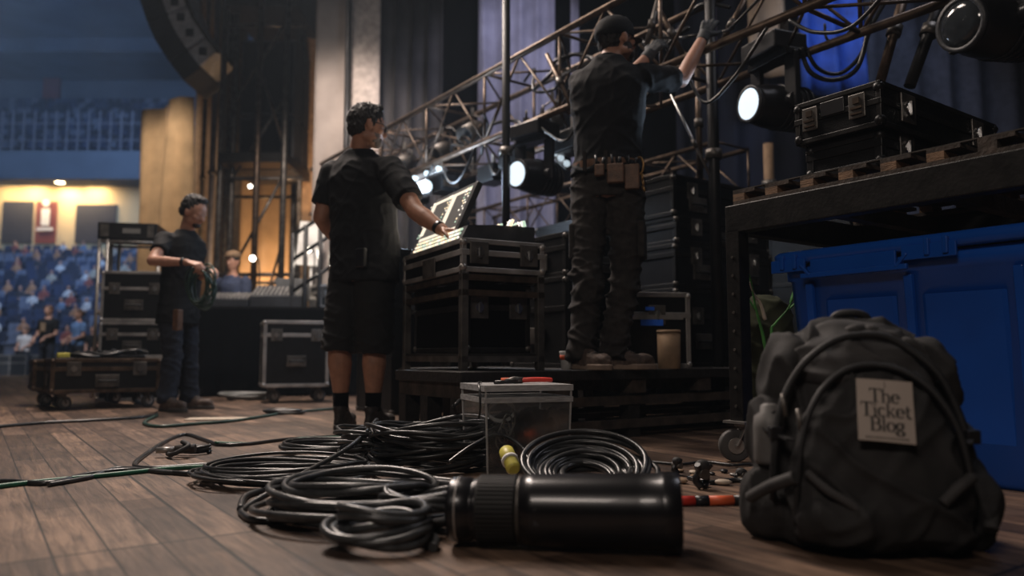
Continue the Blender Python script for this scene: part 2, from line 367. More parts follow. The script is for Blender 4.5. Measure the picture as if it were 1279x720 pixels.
# ------------------------------------------------------------------ people
def ring(c, rx, ry, R, n=20):
    c = Vector(c); return [c + R @ Vector((cos(2 * pi * k / n) * rx, sin(2 * pi * k / n) * ry, 0)) for k in range(n)]
def frame(fwd, up=Vector((0, 0, 1))):
    f = Vector(fwd).normalized(); x = f.cross(up).normalized(); u = x.cross(f).normalized()
    return Matrix((x, f, u)).transposed()          # columns: right, forward, up
def hand(mb, wrist, d, palm, side, curl=0.5, k=1.0, spread=0.10, rk=1.0):
    """d: direction the hand points, palm: palm normal, side: +1 if the thumb leaves towards d x palm"""
    d = Vector(d).normalized(); pn = (Vector(palm) - d * Vector(palm).dot(d)).normalized(); t = d.cross(pn).normalized() * side
    W = Vector(wrist)
    kn = []
    for i, (o, L) in enumerate(((0.030, 0.092), (0.010, 0.096), (-0.010, 0.090), (-0.029, 0.080))):
        b = W + (t * o + d * L) * k; kn.append(b)
        mb.cap(W + (t * o * 0.55 + d * 0.015) * k, b, 0.0145 * k * rk, 0.0115 * k * rk)
    mb.ell(W + d * 0.05 * k, (0.036 * k, 0.036 * k, 0.015 * k * rk), Matrix((t, d, pn)).transposed(), 14, 8)
    for i, b in enumerate(kn):
        ln = (0.042, 0.046, 0.042, 0.034)[i]; a = curl * (0.9 + 0.12 * i); p = b; sp = t * (1.5 - i) * spread
        for j, q in enumerate((1.0, 0.72, 0.55)):
            dd = (d * cos(a) + pn * sin(a) + sp * cos(a)).normalized(); p2 = p + dd * ln * q * k
            mb.cap(p, p2, (0.0098 - 0.001 * j) * k * rk, (0.0092 - 0.001 * j) * k * rk); p = p2; a += curl * 0.9
    tb = W + (t * 0.028 + d * 0.028) * k; a = curl * 0.5
    d1 = (t * 0.75 + d * 0.7 + pn * 0.35).normalized(); p1 = tb + d1 * 0.040 * k
    d2 = (t * 0.35 + d * 0.85 + pn * (0.3 + curl * 0.4)).normalized(); p2 = p1 + d2 * 0.034 * k; p3 = p2 + (d2 + pn * 0.3).normalized() * 0.026 * k
    mb.cap(W + (t * 0.012 + d * 0.012) * k, tb, 0.014 * k * rk, 0.014 * k * rk); mb.cap(tb, p1, 0.0135 * k * rk, 0.0115 * k * rk)
    mb.cap(p1, p2, 0.0112 * k * rk, 0.0100 * k * rk); mb.cap(p2, p3, 0.0100 * k * rk, 0.0085 * k * rk)
def head(mb, c, R, k=1.0):
    """c: centre of the skull; R columns right, forward, up"""
    T = lambda x, y, z: Vector(c) + R @ Vector((x, y, z)) * k
    mb.ell(T(0, -0.006, 0.022), (0.077 * k, 0.096 * k, 0.098 * k), R, 22, 14)
    mb.ell(T(0, 0.020, -0.030), (0.062 * k, 0.070 * k, 0.085 * k), R, 20, 12)
    mb.ell(T(0, 0.052, -0.085), (0.036 * k, 0.032 * k, 0.026 * k), R, 14, 8)     # chin
    for s in (-1, 1):
        mb.ell(T(s * 0.046, 0.010, -0.066), (0.020 * k, 0.050 * k, 0.026 * k), R, 12, 8)  # jaw
        mb.ell(T(s * 0.030, 0.074, 0.012), (0.024 * k, 0.016 * k, 0.010 * k), R, 10, 8)  # brow
        mb.ell(T(s * 0.042, 0.060, -0.022), (0.022 * k, 0.022 * k, 0.020 * k), R, 10, 8)  # cheek
        mb.ell(T(s * 0.080, -0.004, -0.012), (0.008 * k, 0.019 * k, 0.031 * k), R, 10, 8)  # ear
        mb.ell(T(s * 0.086, -0.010, 0.000), (0.006 * k, 0.012 * k, 0.018 * k), R, 10, 8)
    mb.cap(T(0, 0.082, 0.004), T(0, 0.102, -0.030), 0.009 * k, 0.014 * k)       # nose
    mb.ell(T(0, 0.094, -0.034), (0.018 * k, 0.012 * k, 0.009 * k), R, 10, 8)
    mb.ell(T(0, 0.084, -0.052), (0.024 * k, 0.011 * k, 0.006 * k), R, 10, 6)    # lips
    mb.ell(T(0, 0.081, -0.061), (0.021 * k, 0.011 * k, 0.007 * k), R, 10, 6)
def torso(mb, pel, neck, R, Rs, g=0.0, belly=0.0, hemdrop=0.0, wid=1.0, wide_hem=0.0):
    """pelvis centre -> neck base, R at pelvis, Rs at shoulders"""
    pel = Vector(pel); neck = Vector(neck); up = neck - pel
    def mixR(t): return R.lerp(Rs, t) if hasattr(R, 'lerp') else R
    rings = []
    spec = [(-0.16 - hemdrop, 0.165 + wide_hem, 0.125 + wide_hem), (max(-0.02, -0.10 - hemdrop), 0.172, 0.130), (0.18, 0.160, 0.120), (0.40, 0.158, 0.118), (0.62, 0.176, 0.124), (0.78, 0.186, 0.120), (0.89, 0.165, 0.098), (0.96, 0.105, 0.075), (1.02, 0.062, 0.062)]
    for t, rx, ry in spec:
        RR = mixR(max(0, min(1, t))); b = belly * math.exp(-((t - 0.25) / 0.3) ** 2)
        c = pel + up * t + (RR @ Vector((0, b * 0.5, 0)))
        rings.append(ring(c, (rx * wid + g + b * 0.5), (ry + g + b * 0.6), RR, 24))
    mb.loft(rings)
def wrinkle(amp, sc=(9, 9, 22), seed=0.0, amp2=0.3):
    """cloth creases: thin branching ridges over soft lumps"""
    def f(c):
        wx = noise.noise(Vector((c.x * 5 + seed, c.y * 5, c.z * 4))) * 0.9; q = 0.62
        a = noise.noise(Vector((c.x * sc[0] * q + wx, c.y * sc[1] * q, c.z * sc[2] * q + c.x * sc[0] * .55 + seed)))
        b = noise.noise(Vector((c.x * sc[0] * q - wx + 7, c.y * sc[1] * q + seed, c.z * sc[2] * q - c.x * sc[0] * .75)))
        r = max(0, 1 - abs(a) * 4.2) ** 1.5 * .9 + max(0, 1 - abs(b) * 4.2) ** 1.5 * .6
        n2 = noise.noise(Vector((c.x * sc[0] * 1.6 + seed, c.y * sc[1] * 1.6 + 5, c.z * sc[2] * .9)))
        return amp * (r - .25 + amp2 * n2 + .5 * wx)
    return f
def shoe(parent, ankle, toe, ground, m, sole, k=1.0, boot=0.0, name='shoe'):
    A = Vector(ankle); d = Vector((toe[0], toe[1], 0)); d.normalize(); s = Vector((d.y, -d.x, 0)); g = ground
    R = Matrix((s, d, Vector((0, 0, 1)))).transposed(); b = Vector((A.x, A.y, g))
    mb = MB()
    mb.loft([[b + R @ Vector((x * w, 0, z)) + d * (y0 + (y) * l) for (x, y) in [(cos(2 * pi * q / 20), sin(2 * pi * q / 20)) for q in range(20)]]
             for z, w, l, y0 in ((0.018, 0.046, 0.145, 0.075), (0.045, 0.047, 0.146, 0.075), (0.065, 0.043, 0.125, 0.060), (0.085, 0.040, 0.085, 0.025), (0.115, 0.042, 0.062, 0.0), (0.135 + boot, 0.044, 0.056, -0.002))])
    mb.ell(b + d * 0.16 + Vector((0, 0, 0.052)), (0.040, 0.055, 0.032), R)
    o = remesh(mb, name, m, 0.006, 3, wrinkle(0.003, (30, 30, 40)), parent)
    ml = MB()
    for q in range(5):
        p = b + d * (0.045 + q * 0.022) + Vector((0, 0, 0.112 - q * 0.0095)); ml.tube([p - s * 0.028 - Vector((0, 0, .006)), p + Vector((0, 0, 0.006)), p + s * 0.028 - Vector((0, 0, .006))], 0.0035, 6)
    ml.build('laces', 'sole_dark', o, world=True)
    ms = MB(); out = [(cos(2 * pi * q / 28), sin(2 * pi * q / 28)) for q in range(28)]
    ms.loft([[b + d * (0.075 + y * (0.158 - e)) + s * x * (0.052 - e - 0.006 * (1 if y < 0.2 else 0)) + Vector((0, 0, z)) for x, y in out] for z, e in ((0.0, 0.004), (0.004, 0), (0.024, 0.0), (0.030, 0.004))], False)
    ms.build('sole', sole, o, world=True)
    return o

def person(root, pel, neck, headc, face, bodyf, shf, shL, elL, wrL, haL, shR, elR, wrR, haR, hipw, kneeL, ankL, toeL, kneeR, ankR, toeR, ground, skin='skin',
           shirt='shirt_black', legs='trouser_grey', shorts=False, hem=None, sleeve=0.62, palmL=(0, 0, -1), palmR=(0, 0, -1), sideL=1, sideR=1, curlL=0.5, curlR=0.5,
           big=1.0, belly=0.0, vox=0.008, shoem='shoe_dark', solem='sole_dark', hemdrop=0.1, wr_leg=0.008, headk=1.0, gloves=False, socks=False, headR=None):
    pel = Vector(pel); neck = Vector(neck)
    Rp = frame(Vector((bodyf[0], bodyf[1], 0))); Rs = frame(Vector((shf[0], shf[1], 0)))
    Rh = frame(face) if headR is None else headR
    hipL = pel - Rp @ Vector((hipw, 0, 0.03)); hipR = pel + Rp @ Vector((hipw, 0, -0.03))
    b = MB()
    torso(b, pel, neck, Rp, Rs, -0.012, belly * 0.8, 0, big)
    b.cap(neck - Vector((0, 0, 0.03)), Vector(headc) - Rh @ Vector((0, 0.02, 0.045)), 0.058 * headk, 0.054 * headk)
    head(b, headc, Rh, headk)
    for sh, el, wr_, ha, pa, sd, cu in ((shL, elL, wrL, haL, palmL, sideL, curlL), (shR, elR, wrR, haR, palmR, sideR, curlR)):
        sh, el, wr_, ha = map(Vector, (sh, el, wr_, ha))
        b.cap(sh, el, 0.050 * big, 0.040 * big); b.cap(el, el.lerp(wr_, 0.35), 0.040 * big, 0.041 * big); b.cap(el.lerp(wr_, 0.35), wr_, 0.041 * big, 0.027 * big)
        hand(b, wr_, ha - wr_, pa, sd, cu, 1.0, rk=(0.8 if gloves else 1.0))
    for hp, kn, an in ((hipL, kneeL, ankL), (hipR, kneeR, ankR)):
        kn = Vector(kn); an = Vector(an)
        b.cap(hp, kn, 0.078 * big, 0.055 * big); b.cap(kn, kn.lerp(an, 0.3), 0.053 * big, 0.057 * big); b.cap(kn.lerp(an, 0.3), an, 0.057 * big, 0.036)
        bk = kn.lerp(an, 0.30) - Rp @ Vector((0, 0.016, 0)); b.ell(bk, (0.046 * big, 0.046 * big, 0.11))
    body = remesh(b, 'body', skin, vox * 0.8, 3, None, root)
    # shirt
    s = MB(); torso(s, pel, neck, Rp, Rs, 0.012, belly, hemdrop, big, 0.012)
    for sh, el in ((shL, elL), (shR, elR)):
        sh, el = Vector(sh), Vector(el); e = sh.lerp(el, sleeve)
        s.ell(sh, 0.070 * big); s.cyl(sh, e, 0.070 * big, 0.066 * big, 18)
        s.cap(sh, neck.lerp(sh, 0.35) - Vector((0, 0, 0.035)), 0.062 * big, 0.055 * big)
    remesh(s, 'shirt', shirt, vox, 3, wrinkle(0.007, (8, 8, 15), 3.1), root)
    c = MB(); nk = Rs @ Vector((0, 0.0, 0)); pts = [neck + Rs @ Vector((cos(a) * 0.062, sin(a) * 0.060, -0.004 - 0.018 * sin(a))) for a in [2 * pi * q / 20 for q in range(20)]]
    c.tube(pts, 0.009, 8, True); c.build('collar', shirt, root, world=True)
    # trousers / shorts
    l = MB(); hips = [ring(pel + Vector((0, 0, z)), rx * big, ry, Rp, 22) for z, rx, ry in ((-0.10, 0.168, 0.128), (0.0, 0.172, 0.130), (0.10, 0.163, 0.124))]
    l.loft(hips)
    for hp, kn, an in ((hipL, kneeL, ankL), (hipR, kneeR, ankR)):
        kn = Vector(kn); an = Vector(an)
        if shorts:
            e = kn.lerp(an, 0.10); l.ell(hp, 0.10 * big); l.cyl(hp, e, 0.10 * big, 0.088 * big, 22)
        else:
            e = an + (an - kn).normalized() * 0.045; e.z = max(e.z, ground + 0.055)
            l.cap(hp, kn, 0.098 * big, 0.074 * big); l.cap(kn, kn.lerp(e, 0.5), 0.074 * big, 0.070 * big); l.cyl(kn.lerp(e, 0.45), e, 0.071 * big, 0.070 * big, 20)
    pz = pel.z
    w1 = wrinkle(wr_leg, (7, 7, 22), 8.3)
    kz = (Vector(kneeL).z + Vector(kneeR).z) / 2
    def wl(c):
        k = 0.6 + 0.9 * math.exp(-((c.z - kz + 0.02) / 0.16) ** 2) + 0.9 * math.exp(-((c.z - ground - 0.1) / 0.12) ** 2); return w1(c) * k
    remesh(l, 'shorts' if shorts else 'trousers', legs, vox, 3, wl, root)
    bl = MB(); bl.loft([ring(pel + Vector((0, 0, z)), 0.168 * big + 0.012 , 0.128 + 0.012, Rp, 28) for z in (0.058, 0.098)], False); 
    if socks:
        for kn, an in ((kneeL, ankL), (kneeR, ankR)):
            kn, an = Vector(kn), Vector(an); q = MB(); q.cyl(an - Vector((0, 0, 0.04)), an.lerp(kn, 0.20), 0.043, 0.047, 18); q.build('sock', 'cloth_black', root, world=True)
    shoe(root, ankL, toeL, ground, shoem, solem); shoe(root, ankR, toeR, ground, shoem, solem)
    if gloves:
        for wr_, ha, pa, sd, cu in ((wrL, haL, palmL, sideL, curlL), (wrR, haR, palmR, sideR, curlR)):
            wr_, ha = Vector(wr_), Vector(ha); q = MB(); hand(q, wr_, ha - wr_, pa, sd, cu, 1.03, rk=1.22); dd = (ha - wr_).normalized()
            q.cyl(wr_ - dd * 0.035, wr_ + dd * 0.03, 0.037, 0.034, 16); remesh(q, 'glove', 'glove', vox * 0.6, 1, None, root)
    return Rp, Rs, Rh, body
def hair_on(root, headc, Rh, m='hair_black', k=1.0, top=0.0, low=0.0, back=0.0):
    h = MB(); c = Vector(headc) - Rh @ Vector((0, back, -back * .5))
    Rt = Rh @ Matrix.Rotation(radians(24), 3, 'X'); h.ell(c + Rh @ Vector((0, -0.016, 0.036 + top * 0.5)) * k, (0.0825 * k, 0.099 * k, (0.084 + top) * k), Rt, 26, 16)
    h.ell(c + Rh @ Vector((0, -0.050, -0.012 - low)) * k, (0.074 * k, 0.058 * k, 0.060 * k), Rh, 20, 12)
    h.ell(c + Rh @ Vector((0, 0.034, 0.092 + top)) * k, (0.056 * k, 0.040 * k, 0.028 * k), Rt, 16, 10)
    for s in (-1, 1): h.ell(c + Rh @ Vector((s * 0.072, 0.010, 0.010)) * k, (0.012 * k, 0.016 * k, 0.03 * k), Rh)
    return remesh(h, 'hair', m, 0.005, 1, wrinkle(0.007, (70, 70, 38), 1.7, 0.8), root)

# person at the console
def build_console_man():
    Y = 4.40; r = thing('person', 'heavy-set person in black T-shirt and shorts, wearing glasses, hand on the lit mixing console', 'person', (-0.86, Y, 0))
    hc = P(459, 158, 4.36)
    Rp, Rs, Rh, body = person(r, pel=(-0.87, Y, 0.95), neck=P(448, 192, Y), headc=hc, face=(0.90, 0.40, -0.10), bodyf=(0.50, 0.86), shf=(0.55, 0.83),
        shL=P(416, 218, 4.50), elL=P(401, 272, 4.50), wrL=P(420, 300, 4.68), haL=P(428, 305, 4.75),
        shR=P(489, 214, 4.25), elR=P(519, 264, 4.05), wrR=P(553, 288, 3.93), haR=P(577, 289, 3.86),
        hipw=0.095, kneeL=P(424, 432, 4.42), ankL=P(426, 505, 4.44), toeL=(0.1, 1.0), kneeR=P(468, 433, 4.38), ankR=P(466, 505, 4.38), toeR=(0.38, 0.9),
        ground=0.0, skin='skin_tan', legs='shorts_black', shorts=True, sleeve=0.72, palmR=(0, 0, -1), sideR=-1, palmL=(0.8, 0, 0), curlR=0.30, curlL=0.6,
        big=1.22, belly=0.05, hemdrop=0.0, socks=True, headk=1.08)
    hair_on(r, hc, Rh, k=1.08, top=0.006)
    b = MB(); T = lambda x, y, z: hc + Rh @ Vector((x, y, z)) * 1.08
    b.ell(T(0, 0.056, -0.078), (0.046, 0.040, 0.034), Rh); b.ell(T(0.046, 0.03, -0.060), (0.016, 0.036, 0.034), Rh); b.ell(T(-0.046, 0.03, -0.060), (0.016, 0.036, 0.034), Rh)
    remesh(b, 'beard', 'beard_grey', 0.006, 1, wrinkle(0.003, (80, 80, 80)), r)
    g = MB()
    for s in (-1, 1):
        pts = [T(s * 0.034 + cos(a) * 0.024, 0.096 - abs(cos(a) * s) * 0.002, -0.006 + sin(a) * 0.017) for a in [2 * pi * q / 16 for q in range(16)]]
        g.tube(pts, 0.0026, 6, True); g.tube([T(s * 0.058, 0.094, 0.0), T(s * 0.082, 0.06, 0.004), T(s * 0.086, -0.006, 0.006)], 0.0028, 6)
    g.tube([T(-0.012, 0.098, -0.002), T(0, 0.103, 0.002), T(0.012, 0.098, -0.002)], 0.0022, 6)
    g = g.build('glasses', 'black_plastic', r, world=True)
    gl = MB()
    for s in (-1, 1): gl.cyl(T(s * 0.034, 0.0955, -0.006), T(s * 0.034, 0.0965, -0.006), 0.022, 0.022, 16)
    gl.build('glass_lens', 'clear', g, world=True)
    w = MB(); e, q = P(519, 264, 4.05), P(553, 288, 3.93); d = (q - e).normalized(); w.cyl(q - d * 0.045, q - d * 0.02, 0.038, 0.036, 18); w.build('wristband', 'black_plastic', r, world=True)
    for s in (1,):
        p = MB(); p.box(Vector((-0.87, Y, 0.95)) + Rp @ Vector((0.12, -0.150, 0.015)), (0.07, 0.03, 0.11), Rp); p.build('belt_pouch', 'black_plastic', r, world=True, bevel=0.008)
    k = MB(); k.ell(P(412, 334, 4.26), 0.010); k.build('belt_clip', 'steel', r, world=True)
# rigger on the riser
def build_rigger():
    g0 = 0.35; r = thing('person', 'person in black cap, gloves and tool belt reaching up to the truss from a riser', 'person', (0.52, 3.95, g0))
    hc = P(770, 50, 3.97)
    pel = P(759, 226, 3.96)
    Rp, Rs, Rh, body = person(r, pel=pel, neck=P(760, 76, 3.94), headc=hc, face=(0.88, 0.45, 0.12), bodyf=(0.25, 0.97), shf=(0.22, 0.97),
        shL=P(727, 103, 4.00), elL=P(768, 116, 4.22), wrL=P(810, 69, 4.30), haL=P(834, 40, 4.32),
        shR=P(801, 97, 3.92), elR=P(851, 100, 4.10), wrR=P(879, 46, 4.20), haR=P(893, 12, 4.24),
        hipw=0.095, kneeL=P(733, 350, 3.93), ankL=P(727, 437, 3.93), toeL=(0.35, -0.55), kneeR=P(782, 350, 3.97), ankR=P(766, 437, 3.95), toeR=(1.0, 0.12),
        ground=g0, skin='skin', legs='trouser_grey', sleeve=0.80, palmL=(0.7, 0.7, 0.2), palmR=(0.2, 1.0, 0.1), sideL=1, sideR=-1, curlL=0.55, curlR=0.45, gloves=True,
        big=1.06, belly=0.0, hemdrop=-0.20, wr_leg=0.014, shoem='shoe_brown', solem='sole', headk=1.05)
    hair_on(r, hc, Rh, k=1.0)
    T = lambda x, y, z: hc + Rh @ Vector((x, y, z)) * 1.05
    b = MB(); b.ell(T(0, 0.050, -0.075), (0.046, 0.044, 0.036), Rh)
    for s in (-1, 1): b.ell(T(s * 0.050, 0.020, -0.052), (0.016, 0.038, 0.038), Rh)
    remesh(b, 'beard', 'beard_dark', 0.006, 1, wrinkle(0.003, (80, 80, 80)), r)
    c = MB(); rings = []
    for z, a, bb_, oy in ((0.006, 0.090, 0.106, -0.012), (0.035, 0.092, 0.108, -0.010), (0.070, 0.086, 0.102, -0.006), (0.098, 0.068, 0.082, -0.004), (0.116, 0.040, 0.050, -0.002), (0.123, 0.010, 0.012, 0)):
        rings.append([T(cos(2 * pi * q / 28) * a, oy + sin(2 * pi * q / 28) * bb_, z) for q in range(28)])
    c.loft(rings); c.ell(T(0, -0.002, 0.124), 0.008)
    cap_ = c.build('cap', 'shirt_black', r, world=True)
    v = MB(); top = []; n = 14
    for j in range(n + 1):
        a = pi * (0.12 + 0.76 * j / n); x = cos(a) * 0.078; y = sin(a) * 0.060
        top.append((x, 0.070 + y * 1.25, 0.012 - 0.05 * (x / 0.078) ** 2 * 0.4 - y * 0.25))
    ins = [(cos(pi * (0.12 + 0.76 * j / n)) * 0.080, -0.01 + sin(pi * (0.12 + 0.76 * j / n)) * 0.095, 0.012 - 0.02 * cos(pi * (0.12 + 0.76 * j / n)) ** 2) for j in range(n + 1)]
    vs = [T(*p) for p in top] + [T(*p) for p in ins] + [T(p[0], p[1], p[2] - 0.005) for p in top] + [T(p[0], p[1], p[2] - 0.005) for p in ins]; m = n + 1; fs = []
    for j in range(n): fs += [(j, j + 1, m + j + 1, m + j), (2 * m + j + 1, 2 * m + j, 3 * m + j, 3 * m + j + 1), (j + 1, j, 2 * m + j, 2 * m + j + 1)]
    v.add(vs, fs, True); v.build('visor', 'shirt_black', cap_, world=True)
    B = lambda x, y, z: pel + Rp @ Vector((x, y, z))
    bl = MB(); bl.loft([ring(pel + Vector((0, 0, z)), 0.188, 0.145, Rp, 30) for z in (0.035, 0.040, 0.085, 0.090)], False)
    belt = bl.build('tool_belt', 'leather', r, world=True)
    for (x, w_, h_, m_) in ((0.06, 0.085, 0.10, 'leather'), (0.14, 0.075, 0.13, 'leather'), (-0.02, 0.05, 0.06, 'leather')):
        yy = -0.145 * sqrt(max(0.05, 1 - (x / 0.20) ** 2)) - 0.015
        p = MB(); p.box(B(x, yy, 0.03 - h_ / 2 + 0.02), (w_, 0.035, h_), Rp); p.build('pouch', m_, belt, world=True, bevel=0.006)
        p = MB(); p.cyl(B(x - 0.015, yy, 0.04), B(x - 0.02, yy, 0.10), 0.007, 0.006, 10); p.cyl(B(x + 0.015, yy, 0.04), B(x + 0.022, yy, 0.085), 0.008, 0.008, 10); p.build('tool_handle', 'black_plastic', belt, world=True)
    kp = MB(); pts = [B(0.175 + 0.022 * cos(a), -0.10 - 0.01 * cos(a), 0.045 + 0.045 * sin(a)) for a in [2 * pi * q / 18 for q in range(18)]]; kp.tube(pts, 0.006, 8, True)
    for q in range(3): kp.cyl(B(0.19, -0.10, 0.0 - q * 0.03), B(0.19 + q * 0.006, -0.105, -0.03 - q * 0.03), 0.008, 0.006, 10)
    kp.build('carabiner', mat('tan_carabiner', (0.38, 0.22, 0.08), 0.4, 0.6), belt, world=True)
    for x in (-0.10, 0.01): q = MB(); q.box(B(x, -0.142, 0.075), (0.018, 0.02, 0.10), Rp); q.build('belt_loop', 'trouser_grey', r, world=True)
    for sx, kk in ((-1, 1), (1, 1)):
        q = MB(); q.box(B(sx * 0.178, -0.02, -0.33), (0.035, 0.15, 0.19), Rp); q.build('cargo_pocket', 'trouser_grey', r, world=True, bevel=0.012)
# cable wrangler on the left
def build_wrangler():
    r = thing('person', 'young person in black T-shirt and dark jeans looking down while coiling a cable', 'person', (-2.60, 6.0, 0))
    hc = P(243, 266, 5.95)
    Rp, Rs, Rh, body = person(r, pel=P(223, 388, 6.0), neck=P(232, 290, 5.98), headc=hc, face=(0.88, -0.28, -0.42), bodyf=(0.92, -0.30), shf=(0.90, -0.42),
        shL=P(240, 302, 6.14), elL=P(246, 346, 6.10), wrL=P(258, 341, 5.88), haL=P(270, 335, 5.80),
        shR=P(206, 300, 5.84), elR=P(190, 326, 5.66), wrR=P(234, 328, 5.62), haR=P(250, 331, 5.60),
        hipw=0.085, kneeL=P(236, 446, 6.10), ankL=P(236, 498, 6.12), toeL=(1.0, -0.25), kneeR=P(216, 446, 5.92), ankR=P(208, 503, 5.86), toeR=(0.9, -0.5),
        ground=0.0, skin='skin', legs='denim_dark', sleeve=0.55, palmL=(0.1, 0.3, -1), palmR=(0.1, 0.4, -1), sideL=-1, sideR=1, curlL=0.9, curlR=0.9, big=0.98, hemdrop=0.02, vox=0.011, headk=1.0, shoem='shoe_brown')
    hair_on(r, hc, Rh, top=0.010, back=0.016)
    w = MB(); e, q = P(190, 326, 5.66), P(234, 328, 5.62); d = (q - e).normalized(); w.cyl(q - d * 0.045, q - d * 0.02, 0.034, 0.032, 16); w.build('wristband', 'black_plastic', r, world=True)
    b = MB(); b.ell(hc + Rh @ Vector((0, 0.058, -0.080)), (0.040, 0.034, 0.028), Rh); remesh(b, 'beard', 'beard_dark', 0.007, 1, None, r)
    p = MB(); p.box(P(226, 322, 5.75) , (0.02, 0.05, 0.05), Rs)
    pk = MB(); pc = P(222, 400, 5.78); pk.box(pc, (0.06, 0.05, 0.16), Rp); pk.build('belt_pouch', 'leather', r, world=True, bevel=0.008)
    # held coil
    c = MB(); cc = P(250, 350, 5.66); random.seed(5)
    for q in range(9):
        a0 = random.uniform(-.5, .5); rx = random.uniform(0.05, 0.10); rz = random.uniform(0.12, 0.17); off = Vector((random.uniform(-.02, .02), random.uniform(-.03, .03), random.uniform(-.02, .01)))
        c.tube([cc + off + Vector((cos(t) * rx + sin(t) * a0 * rx, 0.04 * sin(t + q), sin(t) * rz - 0.04)) for t in [2 * pi * j / 26 for j in range(26)]], 0.0075, 6, True)
    tag(c.build('cable_coil', 'cable_green_dark', None), 'dark green cable being coiled in the hands of the young person', 'cable')
def bg_person(label, x, y, z, rz, shirt, legs, h=1.78, arm=0.25, seat=False, name='person', vox=0.022, hairm='hair_black', group=None):
    r = thing(name, label, 'person', (x, y, z), rz, group); k = h / 1.78; B = WM[r.name]
    q = lambda *p: B @ (Vector(p) * k)
    m = MB()
    R = (B.to_3x3())
    def rg(z_, a, b): return [q(cos(2 * pi * i / 16) * a, sin(2 * pi * i / 16) * b, z_) for i in range(16)]
    m.loft([rg(0.86, .15, .11), rg(0.98, .17, .125), rg(1.15, .15, .115), rg(1.36, .19, .13), rg(1.46, .12, .085), rg(1.50, .06, .06)])
    m.cap(q(0, 0, 1.46), q(0, 0.01, 1.58), .055, .05); head(m, q(0, 0.01, 1.66), R, k)
    for s in (-1, 1):
        m.cap(q(s * .19, 0, 1.40), q(s * .23, .02, 1.13), .052, .042); m.cap(q(s * .23, .02, 1.13), q(s * (.20 - arm * .3), .12 + arm * .4, 0.98 + arm * .3), .041, .03)
        hand(m, q(s * (.20 - arm * .3), .12 + arm * .4, 0.98 + arm * .3), R @ Vector((-s * .2, .5, -.4)), (0, 0, -1), -s, 0.5, 1.0, rk=1.2)
        m.cap(q(s * .09, 0, .88), q(s * .11, .02, .48), .085, .062); m.cap(q(s * .11, .02, .48), q(s * .12, 0, .10), .060, .042)
    body = remesh(m, 'body', 'skin', vox * 0.7, 2, None, r)
    t = MB(); t.loft([rg(0.90, .175, .135), rg(0.98, .178, .138), rg(1.15, .165, .13), rg(1.36, .20, .14), rg(1.45, .14, .095), rg(1.49, .07, .07)])
    for s in (-1, 1): t.ell(q(s * .19, 0, 1.40), .068); t.cyl(q(s * .19, 0, 1.40), q(s * .22, .01, 1.22), .068, .062)
    remesh(t, 'shirt', shirt, vox, 2, wrinkle(0.008), r)
    l = MB(); l.loft([rg(.80, .16, .12), rg(.93, .168, .128)])
    for s in (-1, 1): l.cap(q(s * .09, 0, .86), q(s * .11, .02, .48), .095, .075); l.cyl(q(s * .11, .02, .48), q(s * .12, 0, .06), .074, .068)
    remesh(l, 'trousers', legs, vox, 2, wrinkle(0.01), r)
    for s in (-1, 1):
        f = MB(); f.ell(q(s * .12, .07, .04), (.05, .14, .042), R); f.build('shoe', 'shoe_dark', r, world=True)
    hm = MB(); hm.ell(q(0, -0.004, 1.695), (.086 * k, .10 * k, .088 * k), R); hm.ell(q(0, -.04, 1.65), (.078 * k, .06 * k, .06 * k), R); remesh(hm, 'hair', hairm, .015, 1, None, r)
    return r, q, R
M['cable_green_dark'] = mat('dark_green_cable_jacket', (0.016, 0.045, 0.035), 0.42, var=0.4, scale=30)

